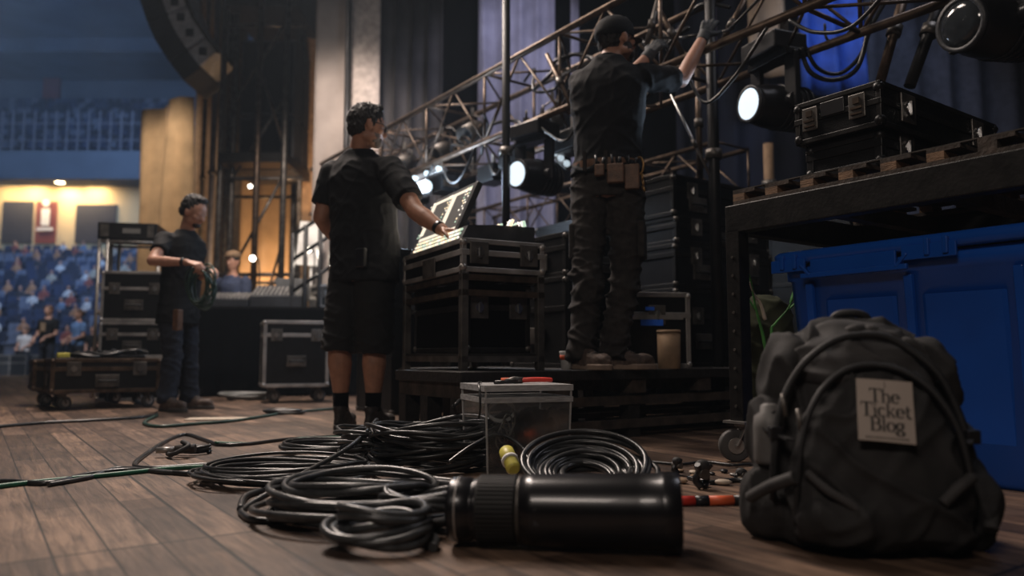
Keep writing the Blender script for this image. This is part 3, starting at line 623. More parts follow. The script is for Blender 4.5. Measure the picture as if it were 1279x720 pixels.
# ================================================================== SETTING
def floor_material():
    m, n, b = nt('stage_planks'); L = n.links.new
    def N(t, **k):
        x = n.nodes.new(t)
        for a, v in k.items(): setattr(x, a, v)
        return x
    tc = N('ShaderNodeTexCoord'); mp = N('ShaderNodeMapping'); mp.inputs['Rotation'].default_value = (0, 0, -(R0 + pi / 2))
    # long seam through the place seen at (263, 673), cross seam through (258, 670)
    pt = Matrix.Rotation(-(R0 + pi / 2), 3, 'Z') @ F(262, 671)
    mp.inputs['Location'].default_value = (-pt.x + 3.6, -pt.y + 2.52 * 4, 0)
    L(tc.outputs['Object'], mp.inputs[0])
    def brick(w, h, mortar, off, c1, c2, cm, bias=0.0, smooth=0.1):
        k = N('ShaderNodeTexBrick'); k.offset = off; k.offset_frequency = 2; k.inputs['Scale'].default_value = 1
        k.inputs['Brick Width'].default_value = w; k.inputs['Row Height'].default_value = h; k.inputs['Mortar Size'].default_value = mortar; k.inputs['Mortar Smooth'].default_value = smooth
        k.inputs['Bias'].default_value = bias
        k.inputs['Color1'].default_value = c1; k.inputs['Color2'].default_value = c2; k.inputs['Mortar'].default_value = cm
        L(mp.outputs[0], k.inputs['Vector']); return k
    planks = brick(1.2, 0.105, 0.0026, 0.5, (0.095, 0.062, 0.043, 1), (0.260, 0.180, 0.130, 1), (0.02, 0.015, 0.012, 1))
    planks2 = brick(0.6, 0.105, 0.0, 0.25, (0.62, 0.61, 0.62, 1), (1.2, 1.15, 1.1, 1), (1, 1, 1, 1))
    panels = brick(1.2, 1.26, 0.0055, 0.0, (1, 1, 1, 1), (1, 1, 1, 1), (0.08, 0.07, 0.06, 1))
    mg = N('ShaderNodeMapping'); mg.inputs['Scale'].default_value = (1.2, 14, 1); L(mp.outputs[0], mg.inputs[0])
    gr = N('ShaderNodeTexNoise'); gr.inputs['Scale'].default_value = 3.2; gr.inputs['Detail'].default_value = 8; gr.inputs['Roughness'].default_value = 0.68; gr.inputs['Distortion'].default_value = 0.6; L(mg.outputs[0], gr.inputs['Vector'])
    gc = N('ShaderNodeValToRGB'); gc.color_ramp.elements[0].position = 0.32; gc.color_ramp.elements[0].color = (0.22, 0.20, 0.20, 1); gc.color_ramp.elements[1].position = 0.62; gc.color_ramp.elements[1].color = (1.12, 1.1, 1.08, 1); L(gr.outputs['Fac'], gc.inputs[0])
    st = N('ShaderNodeTexNoise'); st.inputs['Scale'].default_value = 2.1; st.inputs['Detail'].default_value = 6; st.inputs['Roughness'].default_value = 0.6; L(mp.outputs[0], st.inputs['Vector'])
    stc = N('ShaderNodeValToRGB'); stc.color_ramp.elements[0].position = 0.35; stc.color_ramp.elements[0].color = (0.50, 0.48, 0.50, 1); stc.color_ramp.elements[1].position = 0.62; stc.color_ramp.elements[1].color = (1.15, 1.15, 1.15, 1); L(st.outputs['Fac'], stc.inputs[0])
    def mul(a, c):
        x = N('ShaderNodeMix', data_type='RGBA', blend_type='MULTIPLY'); x.inputs[0].default_value = 1; L(a, x.inputs[6]); L(c, x.inputs[7]); return x.outputs[2]
    col = mul(mul(mul(mul(planks.outputs[0], planks2.outputs[0]), panels.outputs[0]), gc.outputs[0]), stc.outputs[0])
    L(col, b.inputs['Base Color'])
    mr = N('ShaderNodeMapRange'); mr.inputs[3].default_value = 0.38; mr.inputs[4].default_value = 0.62; L(st.outputs['Fac'], mr.inputs[0]); L(mr.outputs[0], b.inputs['Roughness'])
    b.inputs['Specular IOR Level'].default_value = 0.35
    ad = N('ShaderNodeMath', operation='MULTIPLY_ADD'); L(planks.outputs['Fac'], ad.inputs[0]); ad.inputs[1].default_value = -1.0; L(gr.outputs['Fac'], ad.inputs[2])
    bp = N('ShaderNodeBump'); bp.inputs['Strength'].default_value = 0.5; bp.inputs['Distance'].default_value = 0.004; L(ad.outputs[0], bp.inputs['Height']); L(bp.outputs[0], b.inputs['Normal'])
    return m
M['floor'] = floor_material()
STX, STY = 12.0, 16.6
mb = MB(); mb.bb(-16, STX, -6, STY, -0.5, 0); structure(mb.build('floor', 'floor'))
mb = MB(); mb.bb(-60, 30, 16.6, 70, -0.55, -0.25); structure(mb.build('floor_arena', 'hall_step'))
mb = MB(); mb.bb(-1.9, 12, 10.2, 10.4, 0, 9); structure(mb.build('wall_back', 'cloth_black'))
mb = MB(); mb.bb(12.0, 12.2, -6, 10.4, 0, 9); structure(mb.build('wall_right', 'cloth_black'))
mb = MB(); mb.bb(-60, 12.2, -6, 72, 22, 22.4); structure(mb.build('ceiling', 'hall_dark'))
# hall end: cream concourse wall between lower and upper stands
YW = 46.0
def hz(py, Y=YW): return P(0, py, Y).z
mb = MB(); mb.bb(-60, 8, YW, YW + 0.5, -0.25, hz(225)); structure(mb.build('wall_concourse', 'hall_cream'))
mb = MB(); mb.bb(-60, 8, 58, 58.5, 0, 22); structure(mb.build('wall_far', 'hall_blue'))
mb = MB(); mb.bb(-60, 8, YW - 1.6, YW + 12, hz(225, YW - 1.6), hz(200, YW - 1.6)); mb.bb(-60, 8, YW - 1.9, YW - 1.6, hz(225, YW - 1.6), hz(190, YW - 1.6)); structure(mb.build('trim_balcony_front', 'hall_blue'))
mb = MB(); mb.bb(-60, 8, YW + 4, YW + 5, hz(64, 50), hz(40, 50)); structure(mb.build('trim_ceiling_beam', 'hall_dark'))
for i, (x0, x1, y0, m_) in enumerate(((2, 42, 252, 'door_dark'), (44, 72, 252, 'door_red'), (94, 146, 256, 'door_dark'))):
    a = P(x0, 298, YW - .05); c = P(x1, y0, YW - .05); mb = MB(); mb.bb(a.x, c.x, YW - 0.12, YW - 0.005, a.z - 0.3, c.z); d = structure(mb.build('door_%d' % (i + 1), m_))
    if i == 1:
        p = P(57, 272, YW - .2); s = MB(); s.cyl(p + Vector((0, 0, .9)), p + Vector((0, -.05, .9)), 0.22); s.bb(p.x - .25, p.x + .25, p.y - .05, p.y, p.z - .5, p.z + .55); s.bb(p.x - .5, p.x + .5, p.y - .05, p.y, p.z - .8, p.z - .62); s.build('door_sign', 'white', d)
for i, (px, py, wpx) in enumerate(((3, 222, 8), (33, 224, 26), (75, 227, 8), (110, 226, 5))):
    a = P(px, py, YW - 1.0); t = MB(); t.bb(a.x - wpx * .024, a.x + wpx * .024, a.y - .15, a.y + .15, a.z - .08, a.z + .08)
    o = tag(t.build('ceiling_lamp', 'hall_lamp'), ('short lit lamp at the far left end of the concourse soffit', 'long glowing strip lamp on the concourse soffit', 'small round bright lamp on the soffit right of the long strip', 'faint small lamp on the soffit above the right doorway')[i], 'lamp')
    l = bpy.data.lights.new('concourse_light', 'AREA'); l.energy = 130; l.color = (1.0, 0.74, 0.40); l.size = 1.2; lo = bpy.data.objects.new('concourse_light', l); COL.objects.link(lo); lo.location = a + Vector((0, 0.1, -0.35)); lo.rotation_euler = (radians(18), 0, 0)
# stands: stepped terraces
def terrace(name, y0, z0, y1, z1, n, x0=-60, x1=2):
    mb = MB()
    for i in range(n):
        a = y0 + (y1 - y0) * i / n; z = z0 + (z1 - z0) * (i + 0.35) / n; mb.bb(x0, x1, a, y1, z - (z1 - z0) / n - .02, z)
    return structure(mb.build(name, 'hall_step'))
LY0, LY1, LZ0, LZ1, LN = 29.0, 44.0, 0.35, P(0, 303, 44).z - 0.9, 17
terrace('floor_lower_stand', LY0, LZ0, LY1, LZ1, LN)
UY0, UY1, UZ0, UZ1, UN = 47.0, 57.0, P(0, 196, 47).z, P(0, 132, 57).z, 9
terrace('floor_upper_stand', UY0, UZ0, UY1, UZ1, UN)
# seats
seat = MB(); seat.bb(-.23, .23, -.05, .38, .40, .46); seat.box((0, .40, .68), (.46, .05, .50), Matrix.Rotation(radians(-10), 3, 'X')); seat.bb(-.2, .2, .1, .2, 0, .4)
proto = tag(seat.build('stadium_seat', 'seat_blue', None, bevel=0.02), 'empty blue tip-up seat in the lower stand of the arena', 'seat', 'blue seats of the lower stand')
del proto['label']; proto['label'] = 'blue stadium seat in the rows of the lower arena stand'
cnt = 0; rest = MB(); occupied = []; first = True
spots = []
for i in range(LN):
    y = LY0 + (LY1 - LY0) * i / LN + 0.35; z = LZ0 + (LZ1 - LZ0) * (i + 0.35) / LN
    xl = -0.70 * y; xr = -0.43 * y; n = int((xr - xl) / 0.56)
    for j in range(n):
        if j % 13 == 12: continue
        spots.append((xl + j * 0.56, y, z, i))
random.seed(11)
people_spots = []
for k, (x, y, z, i) in enumerate(spots):
    if random.random() < 0.24 and len(people_spots) < 150 and not (people_spots and people_spots[-1][1] == y and x - people_spots[-1][0] < .6): people_spots.append((x, y, z)); continue
    if k < 340:
        o = proto if first else proto.copy()
        if not first: COL.objects.link(o)
        first = False; o.location = (x, y, z); o.material_slots[0].link = 'OBJECT'; o.material_slots[0].material = M[random.choice(('seat_blue', 'seat_blue', 'seat_dark', 'seat_dark', 'seat_grey'))]
    else:
        rest.cm = random.choice((0, 0, 1, 1, 2)); rest.bb(x - .23, x + .23, y - .05, y + .38, z + .40, z + .46); rest.bb(x - .23, x + .23, y + .38, y + .44, z + .42, z + .92)
for i in range(UN):
    y = UY0 + (UY1 - UY0) * i / UN + 0.35; z = UZ0 + (UZ1 - UZ0) * (i + 0.35) / UN
    x = -0.70 * y
    while x < -0.46 * y:
        rest.cm = random.choice((0, 0, 1, 1, 2))
        rest.bb(x - .23, x + .23, y - .05, y + .38, z + .40, z + .46); rest.bb(x - .23, x + .23, y + .38, y + .44, z + .42, z + .92); x += 0.58
o = rest.build('stadium_seating', ['seat_blue', 'seat_dark', 'seat_grey']); tag(o, 'rows of blue seats higher up in the arena stands', 'seating', None, 'stuff')
# seated spectators, far and blurred
def spectator_mesh(i, shirt):
    m = MB(); m.cap((0, .18, .50), (0, .22, .98), .17, .19); m.cap((-.16, .2, 1.0), (.16, .2, 1.0), .08, .08); m.cap((0, .2, 1.05), (0, .18, 1.2), .06, .06); m.ell((0, .17, 1.28), (.09, .10, .13))
    for s in (-1, 1):
        m.cap((s * .1, .15, .52), (s * .12, -.28, .52), .09, .075); m.cap((s * .12, -.28, .5), (s * .12, -.30, .08), .07, .05)
        m.cap((s * .22, .2, .98), (s * .26, .1, .70), .055, .045); m.cap((s * .26, .1, .70), (s * .14, -.14, .64), .045, .045)
    o = remesh(m, 'spectator', [shirt, 'skin', 'denim_dark'], 0.035, 2)
    for p in o.data.polygons:
        c = p.center; p.material_index = 1 if c.z > 1.13 or (c.y < -.02 and c.z > .60 and abs(c.x) > .1) else (2 if c.z < .60 or c.y < -.05 else 0)
    return o
SH = [('spectator_shirt_%d' % i, c) for i, c in enumerate(((0.50, 0.50, 0.52), (0.22, 0.06, 0.05), (0.34, 0.17, 0.09), (0.03, 0.03, 0.04), (0.12, 0.18, 0.28), (0.34, 0.31, 0.26)))]
for nme, c in SH: M[nme] = mat(nme, c, 0.9)
WORDS = ('white', 'dark red', 'orange', 'black', 'pale blue', 'beige')
sp = [spectator_mesh(i, nme) for i, (nme, c) in enumerate(SH)]; used = [0] * 6
for x, y, z in people_spots:
    k = random.choice((0, 0, 1, 2, 2, 3, 4, 5)); o = sp[k] if not used[k] else sp[k].copy()
    if used[k]: COL.objects.link(o)
    used[k] += 1; o.location = (x, y, z); o.rotation_euler = (0, 0, random.uniform(-.3, .3)); o.scale = (.8, .8, .8)
    tag(o, 'seated spectator in %s top among the blue arena seats' % WORDS[k], 'person', 'spectators in %s tops in the lower stand' % WORDS[k])
# upper balcony railing (posts are parts)
ra = thing('balcony_railing', 'pale railing with upright posts along the upper balcony of the arena', 'railing', (-34, UY0 - .2, UZ0 - 0.1))
for zz in (1.0, 2.1):
    mb = MB(); mb.bar((-44, UY0 - .2, UZ0 + zz), (-18, UY0 - .2, UZ0 + zz), .07); mb.build('rail', 'rail', ra, world=True)
for i in range(14):
    mb = MB(); px = 6 + i * 13.5; x = P(px, 150, UY0).x; mb.bar((x, UY0 - .2, UZ0 - .1), (x, UY0 - .2, UZ0 + 2.9), .10); mb.build('post', 'rail', ra, world=True)
mb = MB(); a = P(64, 110, 57.6); mb.bb(a.x - .6, a.x + .6, 57.5, 57.9, a.z - 2.2, a.z + 1.5); tag(mb.build('hanging_banner', 'door_red', bevel=.01), 'dull red banner hanging on the far upper wall of the arena', 'banner')

# ================================================================== DRAPES
def drape(name, label, px0, px1, Y, pytop, pybot, m, amp=0.07, wl=0.22, cat='curtain', Y1=None, thick=0.02, seed=0, zt=None, zb=0.0, folds=True, slant=None):
    a = P(px0, 300, Y); c = P(px1, 300, Y1 or Y); zt = zt if zt is not None else P(px0, pytop, Y).z; zb = zb if pybot is None else P(px0, pybot, Y).z
    L = (c - a); L.z = 0; n = max(8, int(L.length / wl * 8)); d = L.normalized(); nn = Vector((d.y, -d.x, 0)); fr = []; rows = 7
    mb = MB(); vs = []
    for j in range(rows):
        t = j / (rows - 1); z = zt + (zb - zt) * t
        for i in range(n + 1):
            s = i / n; u = s * L.length; ph = noise.noise(Vector((u * 0.9 + seed, t * .7, seed))) * 3.0
            off = (sin(2 * pi * u / wl + ph) + 0.5 * noise.noise(Vector((u * 3 + seed, t * 1.3, 1)))) * amp * (0.55 + 0.45 * t)
            zz = z + (slant * s * (1 - t) if slant else 0)
            vs.append(a + d * (u + 0.25 * amp * cos(2 * pi * u / wl + ph)) + nn * off + Vector((0, 0, 1)) * (zz - a.z))
    m_ = n + 1; N0 = len(vs); vs += [v - nn * thick for v in vs]; fs = []
    for j in range(rows - 1):
        for i in range(n):
            q = j * m_ + i; fs.append((q, q + 1, q + m_ + 1, q + m_)); fs.append((N0 + q + 1, N0 + q, N0 + q + m_, N0 + q + m_ + 1))
    for i in range(n): fs.append((i + 1, i, N0 + i, N0 + i + 1)); q = (rows - 1) * m_ + i; fs.append((q, q + 1, N0 + q + 1, N0 + q))
    for j in range(rows - 1): q = j * m_; fs.append((q, q + m_, N0 + q + m_, N0 + q)); q += n; fs.append((q + m_, q, N0 + q, N0 + q + m_))
    mb.add(vs, fs, True); return tag(mb.build(name, m), label, cat)
drape('wing_drape', 'tan drape hanging left of the dark line array tower base, narrow and pleated', 168, 202, 15.4, 140, None, 'cloth_tan', 0.14, 0.75, seed=1, Y1=15.0)
drape('wing_drape', 'tall tan drape with a pale front fold behind the young person coiling cable', 202, 236, 15.0, 125, None, 'cloth_tan', 0.16, 0.9, seed=2, Y1=14.8)
drape('wing_drape', 'brownish tan drape in shadow behind the scaffold tower at left', 236, 300, 14.4, -60, None, mat('shaded_tan_cloth', (0.20, 0.14, 0.10), 0.9), 0.10, 0.5, seed=3)  # shade put into the colour: darker copy of the tan cloth
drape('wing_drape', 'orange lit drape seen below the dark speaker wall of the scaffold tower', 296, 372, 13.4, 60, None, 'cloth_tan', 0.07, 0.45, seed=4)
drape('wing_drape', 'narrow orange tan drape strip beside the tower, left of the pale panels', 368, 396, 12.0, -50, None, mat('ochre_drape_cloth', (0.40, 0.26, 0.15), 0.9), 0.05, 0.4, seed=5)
drape('panel_banner', 'grey beige fabric panel left of the black seam pole', 388, 428, 9.2, -60, None, 'cloth_beige', 0.012, 0.5, 'panel', seed=6)
drape('panel_banner', 'paler beige fabric panel directly above the head of the person in glasses', 432, 471, 9.15, -60, None, mat('pale_beige_cloth', (0.42, 0.37, 0.34), 0.9, bump=0.2, bscale=6), 0.012, 0.5, 'panel', seed=7)
drape('stage_curtain', 'charcoal pleated curtain right of the beige panels', 469, 548, 9.4, -60, None, 'cloth_fold', 0.13, 0.19, seed=8)
drape('stage_curtain', 'plain black curtain between the charcoal pleats and the violet one', 546, 600, 9.5, -60, None, 'cloth_black', 0.03, 0.5, seed=9)
drape('stage_curtain', 'grey violet pleated curtain lit from above, behind the upper truss', 595, 696, 9.2, -60, None, 'cloth_purple', 0.06, 0.22, seed=10)
drape('stage_curtain', 'black curtain right of the violet curtain, above the cap of the rigger', 694, 716, 9.5, -60, None, 'cloth_black', 0.03, 0.5, seed=11)
drape('stage_curtain', 'narrow grey curtain sliver in the black, left of the cap of the rigger', 714, 726, 9.3, -60, None, 'cloth_purple', 0.03, 0.2, seed=12)
drape('stage_curtain', 'wide black curtain behind the rigger and the truss', 724, 850, 9.6, -60, None, 'cloth_black', 0.04, 0.5, seed=13)
drape('stage_curtain', 'dark navy curtain behind the lit moving light at right', 846, 1012, 8.9, -60, None, 'cloth_navy', 0.06, 0.35, seed=14)
drape('wing_drape', 'small tan drape strip behind the truss, between the raised glove and the blue curtain', 942, 990, 8.4, -60, 95, 'cloth_tan', 0.03, 0.3, seed=21)
drape('stage_curtain', 'bright blue curtain piece above the black case on the trolley', 1006, 1090, 8.0, -60, 118, 'cloth_blue', 0.06, 0.32, seed=15)
drape('stage_curtain', 'grey blue curtain at the upper right corner behind the struts', 1090, 1330, 8.6, -60, None, mat('slate_cloth', (0.055, 0.06, 0.085), 0.9), 0.07, 0.4, seed=16)
drape('stage_curtain', 'dark curtain behind the blue curtain piece', 1000, 1100, 9.3, -60, None, 'cloth_navy', 0.04, 0.4, seed=17)

# ================================================================== BUILDERS
def flight_case(name, label, loc, rz, w_, d_, h_, lid=0.35, wheels=0.0, body='black_lam', trim='alu', latches=2, side_handle=True, handle=True, group=None, t=0.028, corner=None, front_handles=1):
    """front is local -y; loc = centre of the footprint"""
    r = thing(name, label, 'flight case', loc, rz, group); z0 = wheels; x, y = w_ / 2, d_ / 2; z1 = z0 + h_; zl = z1 - h_ * lid; corner = corner or trim
    b = MB(); b.bb(-x + .004, x - .004, -y + .004, y - .004, z0 + .003, zl - .002); b.build('body', body, r)
    b = MB(); b.bb(-x + .004, x - .004, -y + .004, y - .004, zl + .002, z1 - .003); b.build('lid', body, r)
    b = MB(); e = t
    for sx in (-1, 1):
        for sy in (-1, 1): b.bb(sx * x, sx * (x - e), sy * y, sy * (y - e), z0, z1)
    for z in (z0, z1 - e):
        for s in (-1, 1): b.bb(-x, x, s * y, s * (y - e), z, z + e); b.bb(s * x, s * (x - e), -y, y, z, z + e)
    b.build('edge_trim', trim, r, bevel=0.003)
    b = MB()
    for s in (-1, 1): b.bb(-x - .002, x + .002, s * (y + .002), s * (y - .01), zl - e * .55, zl + e * .55); b.bb(s * (x + .002), s * (x - .01), -y, y, zl - e * .55, zl + e * .55)
    b.build('closure_trim', trim, r, bevel=0.002)
    cm = MB(); cm.box((0, 0, 0), (.055, .055, .055)); 
    for sx in (-1, 1):
        for sy in (-1, 1):
            for z in (z0 + .022, z1 - .022):
                q = MB(); q.ell((sx * (x - .012), sy * (y - .012), z), (.021, .021, .021), nu=10, nv=6); q.build('corner', corner, r)
    for i in range(latches):
        lx = (-x + w_ * (i + 0.5) / latches) if latches > 1 else 0
        if latches > 1: lx = -x + w_ * (0.2 + 0.6 * i / (latches - 1))
        q = MB(); q.bb(lx - .05, lx + .05, -y - .006, -y + .003, zl - .055, zl + .055); la = q.build('latch', 'alu_dark', r, bevel=.003)
        q = MB(); q.cyl((lx, -y - .012, zl), (lx, -y - .004, zl), .022, .022, 12); q.bb(lx - .006, lx + .006, -y - .020, -y - .010, zl - .026, zl + .026); q.build('catch', 'steel', la)
    def hndl(cx, cy, cz, ax):
        q = MB(); u = Vector(ax); n_ = Vector((ax[1], -ax[0], 0)); c = Vector((cx, cy, cz))
        q.bar(c - u * .075, c + u * .075, .10, .008, up=n_) if False else q.box(c, (abs(u.x) * .17 + abs(n_.x) * .010, abs(u.y) * .17 + abs(n_.y) * .010, .10)); hd = q.build('handle_dish', 'alu_dark', r, bevel=.004)
        q = MB(); o = n_ * .022; q.tube(catmull([c - u * .055, c - u * .05 + o, c + u * .05 + o, c + u * .055], 4), .008, 8); q.build('handle', 'rubber', hd)
    if handle:
        zc = z0 + (zl - z0) * 0.5
        for i in range(front_handles):
            hndl(0 if front_handles == 1 else (-x * .5 if i == 0 else x * .5), -y - .005, zc, (1, 0, 0))
    if side_handle: hndl(-x - .005, 0, z0 + (zl - z0) * .55, (0, 1, 0))
    if wheels:
        for sx in (-1, 1):
            for sy in (-1, 1): caster(r, (sx * (x - .09), sy * (y - .09), z0), wheels)
    return r
def caster(parent, top, h, wm='wheel', yaw=0.4, fork='alu_dark', off=.022):
    T = Vector(top); rr = h * 0.40; q = MB(); q.bb(T.x - .05, T.x + .05, T.y - .045, T.y + .045, T.z - .008, T.z)
    d = Vector((cos(yaw), sin(yaw), 0)); n_ = Vector((-d.y, d.x, 0)); c = T + d * off + Vector((0, 0, -h + rr))
    q.cyl(T + Vector((0, 0, -.022)), T + Vector((0, 0, -.006)), .032, .036, 16)
    for s in (-1, 1): q.bar(T + n_ * s * .024 + Vector((0, 0, -.02)), c + n_ * s * .024, .005, .034, up=n_)
    q.bar(T + n_ * -.028 + Vector((0, 0, -.024)), T + n_ * .028 + Vector((0, 0, -.024)), .04, .006)
    cs = q.build('caster', fork, parent)
    q = MB(); q.lathe(c - n_ * .017, n_, [(0, rr * .55), (0, rr * .9), (.004, rr), (.030, rr), (.034, rr * .9), (.034, rr * .55)], 24); q.build('wheel', wm, cs)
    q = MB(); q.cyl(c - n_ * .024, c + n_ * .024, rr * .5, rr * .5, 16); q.cyl(c - n_ * .032, c + n_ * .032, .008, .008, 10); q.build('hub', 'alu', cs)
    return cs
def at_corner(px, py, Y, w_, d_, rz, z=0.0, corner='nl'):
    """footprint centre when the near-left (local -x,-y) corner is at the given place"""
    p = P(px, py, Y); p.z = z; R = Matrix.Rotation(rz, 3, 'Z'); return tuple(p + R @ Vector((w_ / 2, d_ / 2, 0)))

# moving light: head axis 'ax' (towards the lens)
def moving_light(label, c, ax, k=1.0, on=True, hang=0.42, group=None, power=30, yokedir=None, tgt=None, coll='black_plastic'):
    c = Vector(c); ax = Vector(ax).normalized(); r = thing('moving_light', label, 'stage light', c + Vector((0, 0, hang)), 0, group)
    side = ax.cross(Vector((0, 0, 1))).normalized()
    b = MB(); b.lathe(c - ax * .26 * k, ax, [(0, .02), (0.005, .09 * k), (.05 * k, .125 * k), (.12 * k, .14 * k), (.30 * k, .142 * k), (.36 * k, .135 * k), (.42 * k, .12 * k), (.46 * k, .118 * k), (.46 * k, .100 * k), (.44 * k, .095 * k)], 28)
    hd = b.build('lamp_head', coll, r, world=True)
    for i in range(5):
        q = MB(); t = -.20 + .045 * i; q.lathe(c + ax * t * k, ax, [(0, .138 * k), (0, .150 * k), (.012 * k, .150 * k), (.012 * k, .138 * k)], 28); q.build('cooling_fin', coll, hd, world=True)
    q = MB(); q.lathe(c + ax * .185 * k, ax, [(0, .113 * k), (.005, .121 * k), (.028 * k, .121 * k), (.028 * k, .100 * k), (.018 * k, .098 * k)], 28); q.build('bezel', 'dark_plastic', hd, world=True)
    q = MB(); q.lathe(c + ax * .206 * k, ax, [(0, .09 * k), (0, .103 * k), (.006, .100 * k), (.014 * k, .06 * k), (.019 * k, .005)], 24); q.build('lens', 'lamp_on' if on else 'lens_dark', hd, world=True)
    q = MB()
    for s in (-1, 1):
        a = c + side * s * .165 * k; q.bar(a - Vector((0, 0, .05 * k)), a + Vector((0, 0, (hang - .14))), .035 * k, .10 * k, up=side)
        q.cyl(c + side * s * .13 * k, c + side * s * .19 * k, .045 * k, .045 * k, 16)
    q.bar(c + side * -.19 * k + Vector((0, 0, hang - .14)), c + side * .19 * k + Vector((0, 0, hang - .14)), .12 * k, .05 * k); q.build('yoke', coll, r, world=True, bevel=.006)
    q = MB(); T = c + Vector((0, 0, hang - .07)); f = Vector((ax.x, ax.y, 0)).normalized(); RR = Matrix((side, f, Vector((0, 0, 1)))).transposed()
    q.box(T, (.34 * k, .26 * k, .11), RR); bs = q.build('base', coll, r, world=True, bevel=.012)
    q = MB(); q.box(T - f * .131 * k, (.12, .004, .05), RR); q.build('display', 'screen_dark', bs, world=True)
    for s in (-1, 1): q = MB(); q.bar(T + side * s * .10 * k + Vector((0, 0, .05)), T + side * s * .10 * k + Vector((0, 0, .13)), .03, .05); q.tube([T + side * s * .10 * k + Vector((0, .034 * cos(a), .15 + .034 * sin(a))) for a in [2 * pi * j / 14 for j in range(14)]], .009, 6, True); q.build('clamp', 'alu_dark', r, world=True)
    if on:
        l = bpy.data.lights.new('moving_light_beam', 'SPOT'); l.energy = power; l.color = COOL; l.spot_size = radians(50); l.spot_blend = .6; l.shadow_soft_size = .06
        o = bpy.data.objects.new('moving_light_beam', l); COL.objects.link(o); o.location = c + ax * .24 * k; o.rotation_euler = ax.to_track_quat('-Z', 'Y').to_euler()
    return r
def truss_run(label, v0, v1, u0, u1, z0, z1, cell=0.5, m='steel_warm', r_=0.025, name='lighting_truss', extra=None):
    r = thing(name, label, 'truss', S((v0 + v1) / 2, (u0 + u1) / 2, z0)); 
    for v in (v0, v1):
        for z in (z0, z1): q = MB(); q.cyl(S(v, u0, z), S(v, u1, z), r_, r_, 14); q.build('chord', m, r, world=True)
    n = int((u1 - u0) / cell)
    for f in range(4):
        for i in range(n):
            a, b = u0 + i * cell, u0 + (i + 1) * cell
            if i % 2: a, b = b, a
            e = ((S(v0, a, z0), S(v0, b, z1)), (S(v1, a, z0), S(v1, b, z1)), (S(v0, a, z1), S(v1, b, z1)), (S(v0, a, z0), S(v1, b, z0)))[f]
            q = MB(); q.cyl(e[0], e[1], r_ * .4, r_ * .4, 8); q.build('brace', m, r, world=True)
    for i in range(0, n + 1, 2):
        q = MB()
        for z in (z0, z1): q.cyl(S(v0, u0 + i * cell, z), S(v1, u0 + i * cell, z), r_ * .5, r_ * .5, 8)
        for v in (v0, v1): q.cyl(S(v, u0 + i * cell, z0), S(v, u0 + i * cell, z1), r_ * .5, r_ * .5, 8)
        q.build('frame', m, r, world=True)
    return r

# ================================================================== BIG THINGS
# ---- overhead truss receding to the left
truss_run('long bronze box truss with lattice braces running behind the rigger and over the console', 3.40, 3.92, 1.2, 9.2, 2.20, 2.78)
truss_run('lower lattice truss carrying lamps, below and behind the long box truss', 4.75, 5.15, 3.9, 9.5, 1.72, 2.12, 0.42, name='lighting_truss', r_=0.02)
truss_run('ladder truss crossing near the bright lamp at the upper right', 3.35, 3.36 + 0.3, -0.2, 1.3, 2.62, 2.95, 0.4, m='black_metal', r_=0.028)
# vertical pipes and struts
def pipe(label, a, b, r_, m, cat='pipe', name='scaffold_pipe', caps=True):
    t = thing(name, label, cat, Vector(b) if Vector(b).z < Vector(a).z else Vector(a))
    q = MB(); q.cyl(a, b, r_, r_, 14); q.build('tube', m, t, world=True)
    a, b = Vector(a), Vector(b); d = (b - a).normalized(); q = MB(); q.cyl(a.lerp(b, .5) - d * .03, a.lerp(b, .5) + d * .03, r_ * 1.5, r_ * 1.5, 12); q.build('coupler', 'alu_dark', t, world=True)
    return t
def P0(px, Y, z=0.0): p = P(px, 300, Y); p.z = z; return p
def PZ(px, py, Y): return P(px, py, Y)
pipe('slim black upright pipe in the seam between the two beige panels', P0(430, 8.9), P0(430, 8.9, 5.6), .035, 'black_metal')
pipe('black upright pipe in front of the violet curtain', P0(632, 5.6), P0(632, 5.6, 3.9), .032, 'black_metal')
pipe('black upright pipe of the truss just right of the raised arm of the rigger', P0(894, 4.75), P0(894, 4.75, 3.4), .036, 'black_metal')
pipe('thin bright diagonal strut from beside the rigger down to the dark cases', PZ(838, 118, 4.75), PZ(898, 243, 4.75), .009, 'steel')
pipe('bright diagonal brace left of the rigger shoulder', PZ(683, 68, 5.2), PZ(716, 138, 5.0), .016, 'steel_warm')
pipe('pale diagonal brace between the gloves of the rigger', PZ(822, 10, 4.7), PZ(856, 74, 4.7), .017, 'steel_warm')
pipe('brown diagonal brace behind the right forearm of the rigger', PZ(930, 0, 4.5), PZ(898, 60, 4.6), .018, 'steel_warm')
pipe('violet grey diagonal brace above the left glove of the rigger', PZ(822, 0, 4.8), PZ(806, 62, 4.8), .018, 'alu_dark')
pipe('dim brown upright tube behind the thin bright strut', P0(876, 5.2, 2.5), P0(876, 5.2, 1.588), .022, 'steel_warm')
pipe('left one of the two slanted struts above the black case on the trolley', PZ(1136, -30, 4.0), PZ(1098, 108, 4.0), .026, 'steel_warm')
pipe('right one of the two slanted struts, ending behind the black case', PZ(1186, -30, 3.9), PZ(1136, 108, 3.9), .030, 'black_metal')
pipe('thick black tube with beige tape crossing to the upper right corner of the truss', S(3.30, 1.05, 2.16), S(3.30, -0.7, 2.16), .030, 'black_metal')
pipe('tan short tube standing behind the bright lamp', P0(963, 6.8, 2.35), P0(963, 6.8, 1.605), .045, 'tan_card')
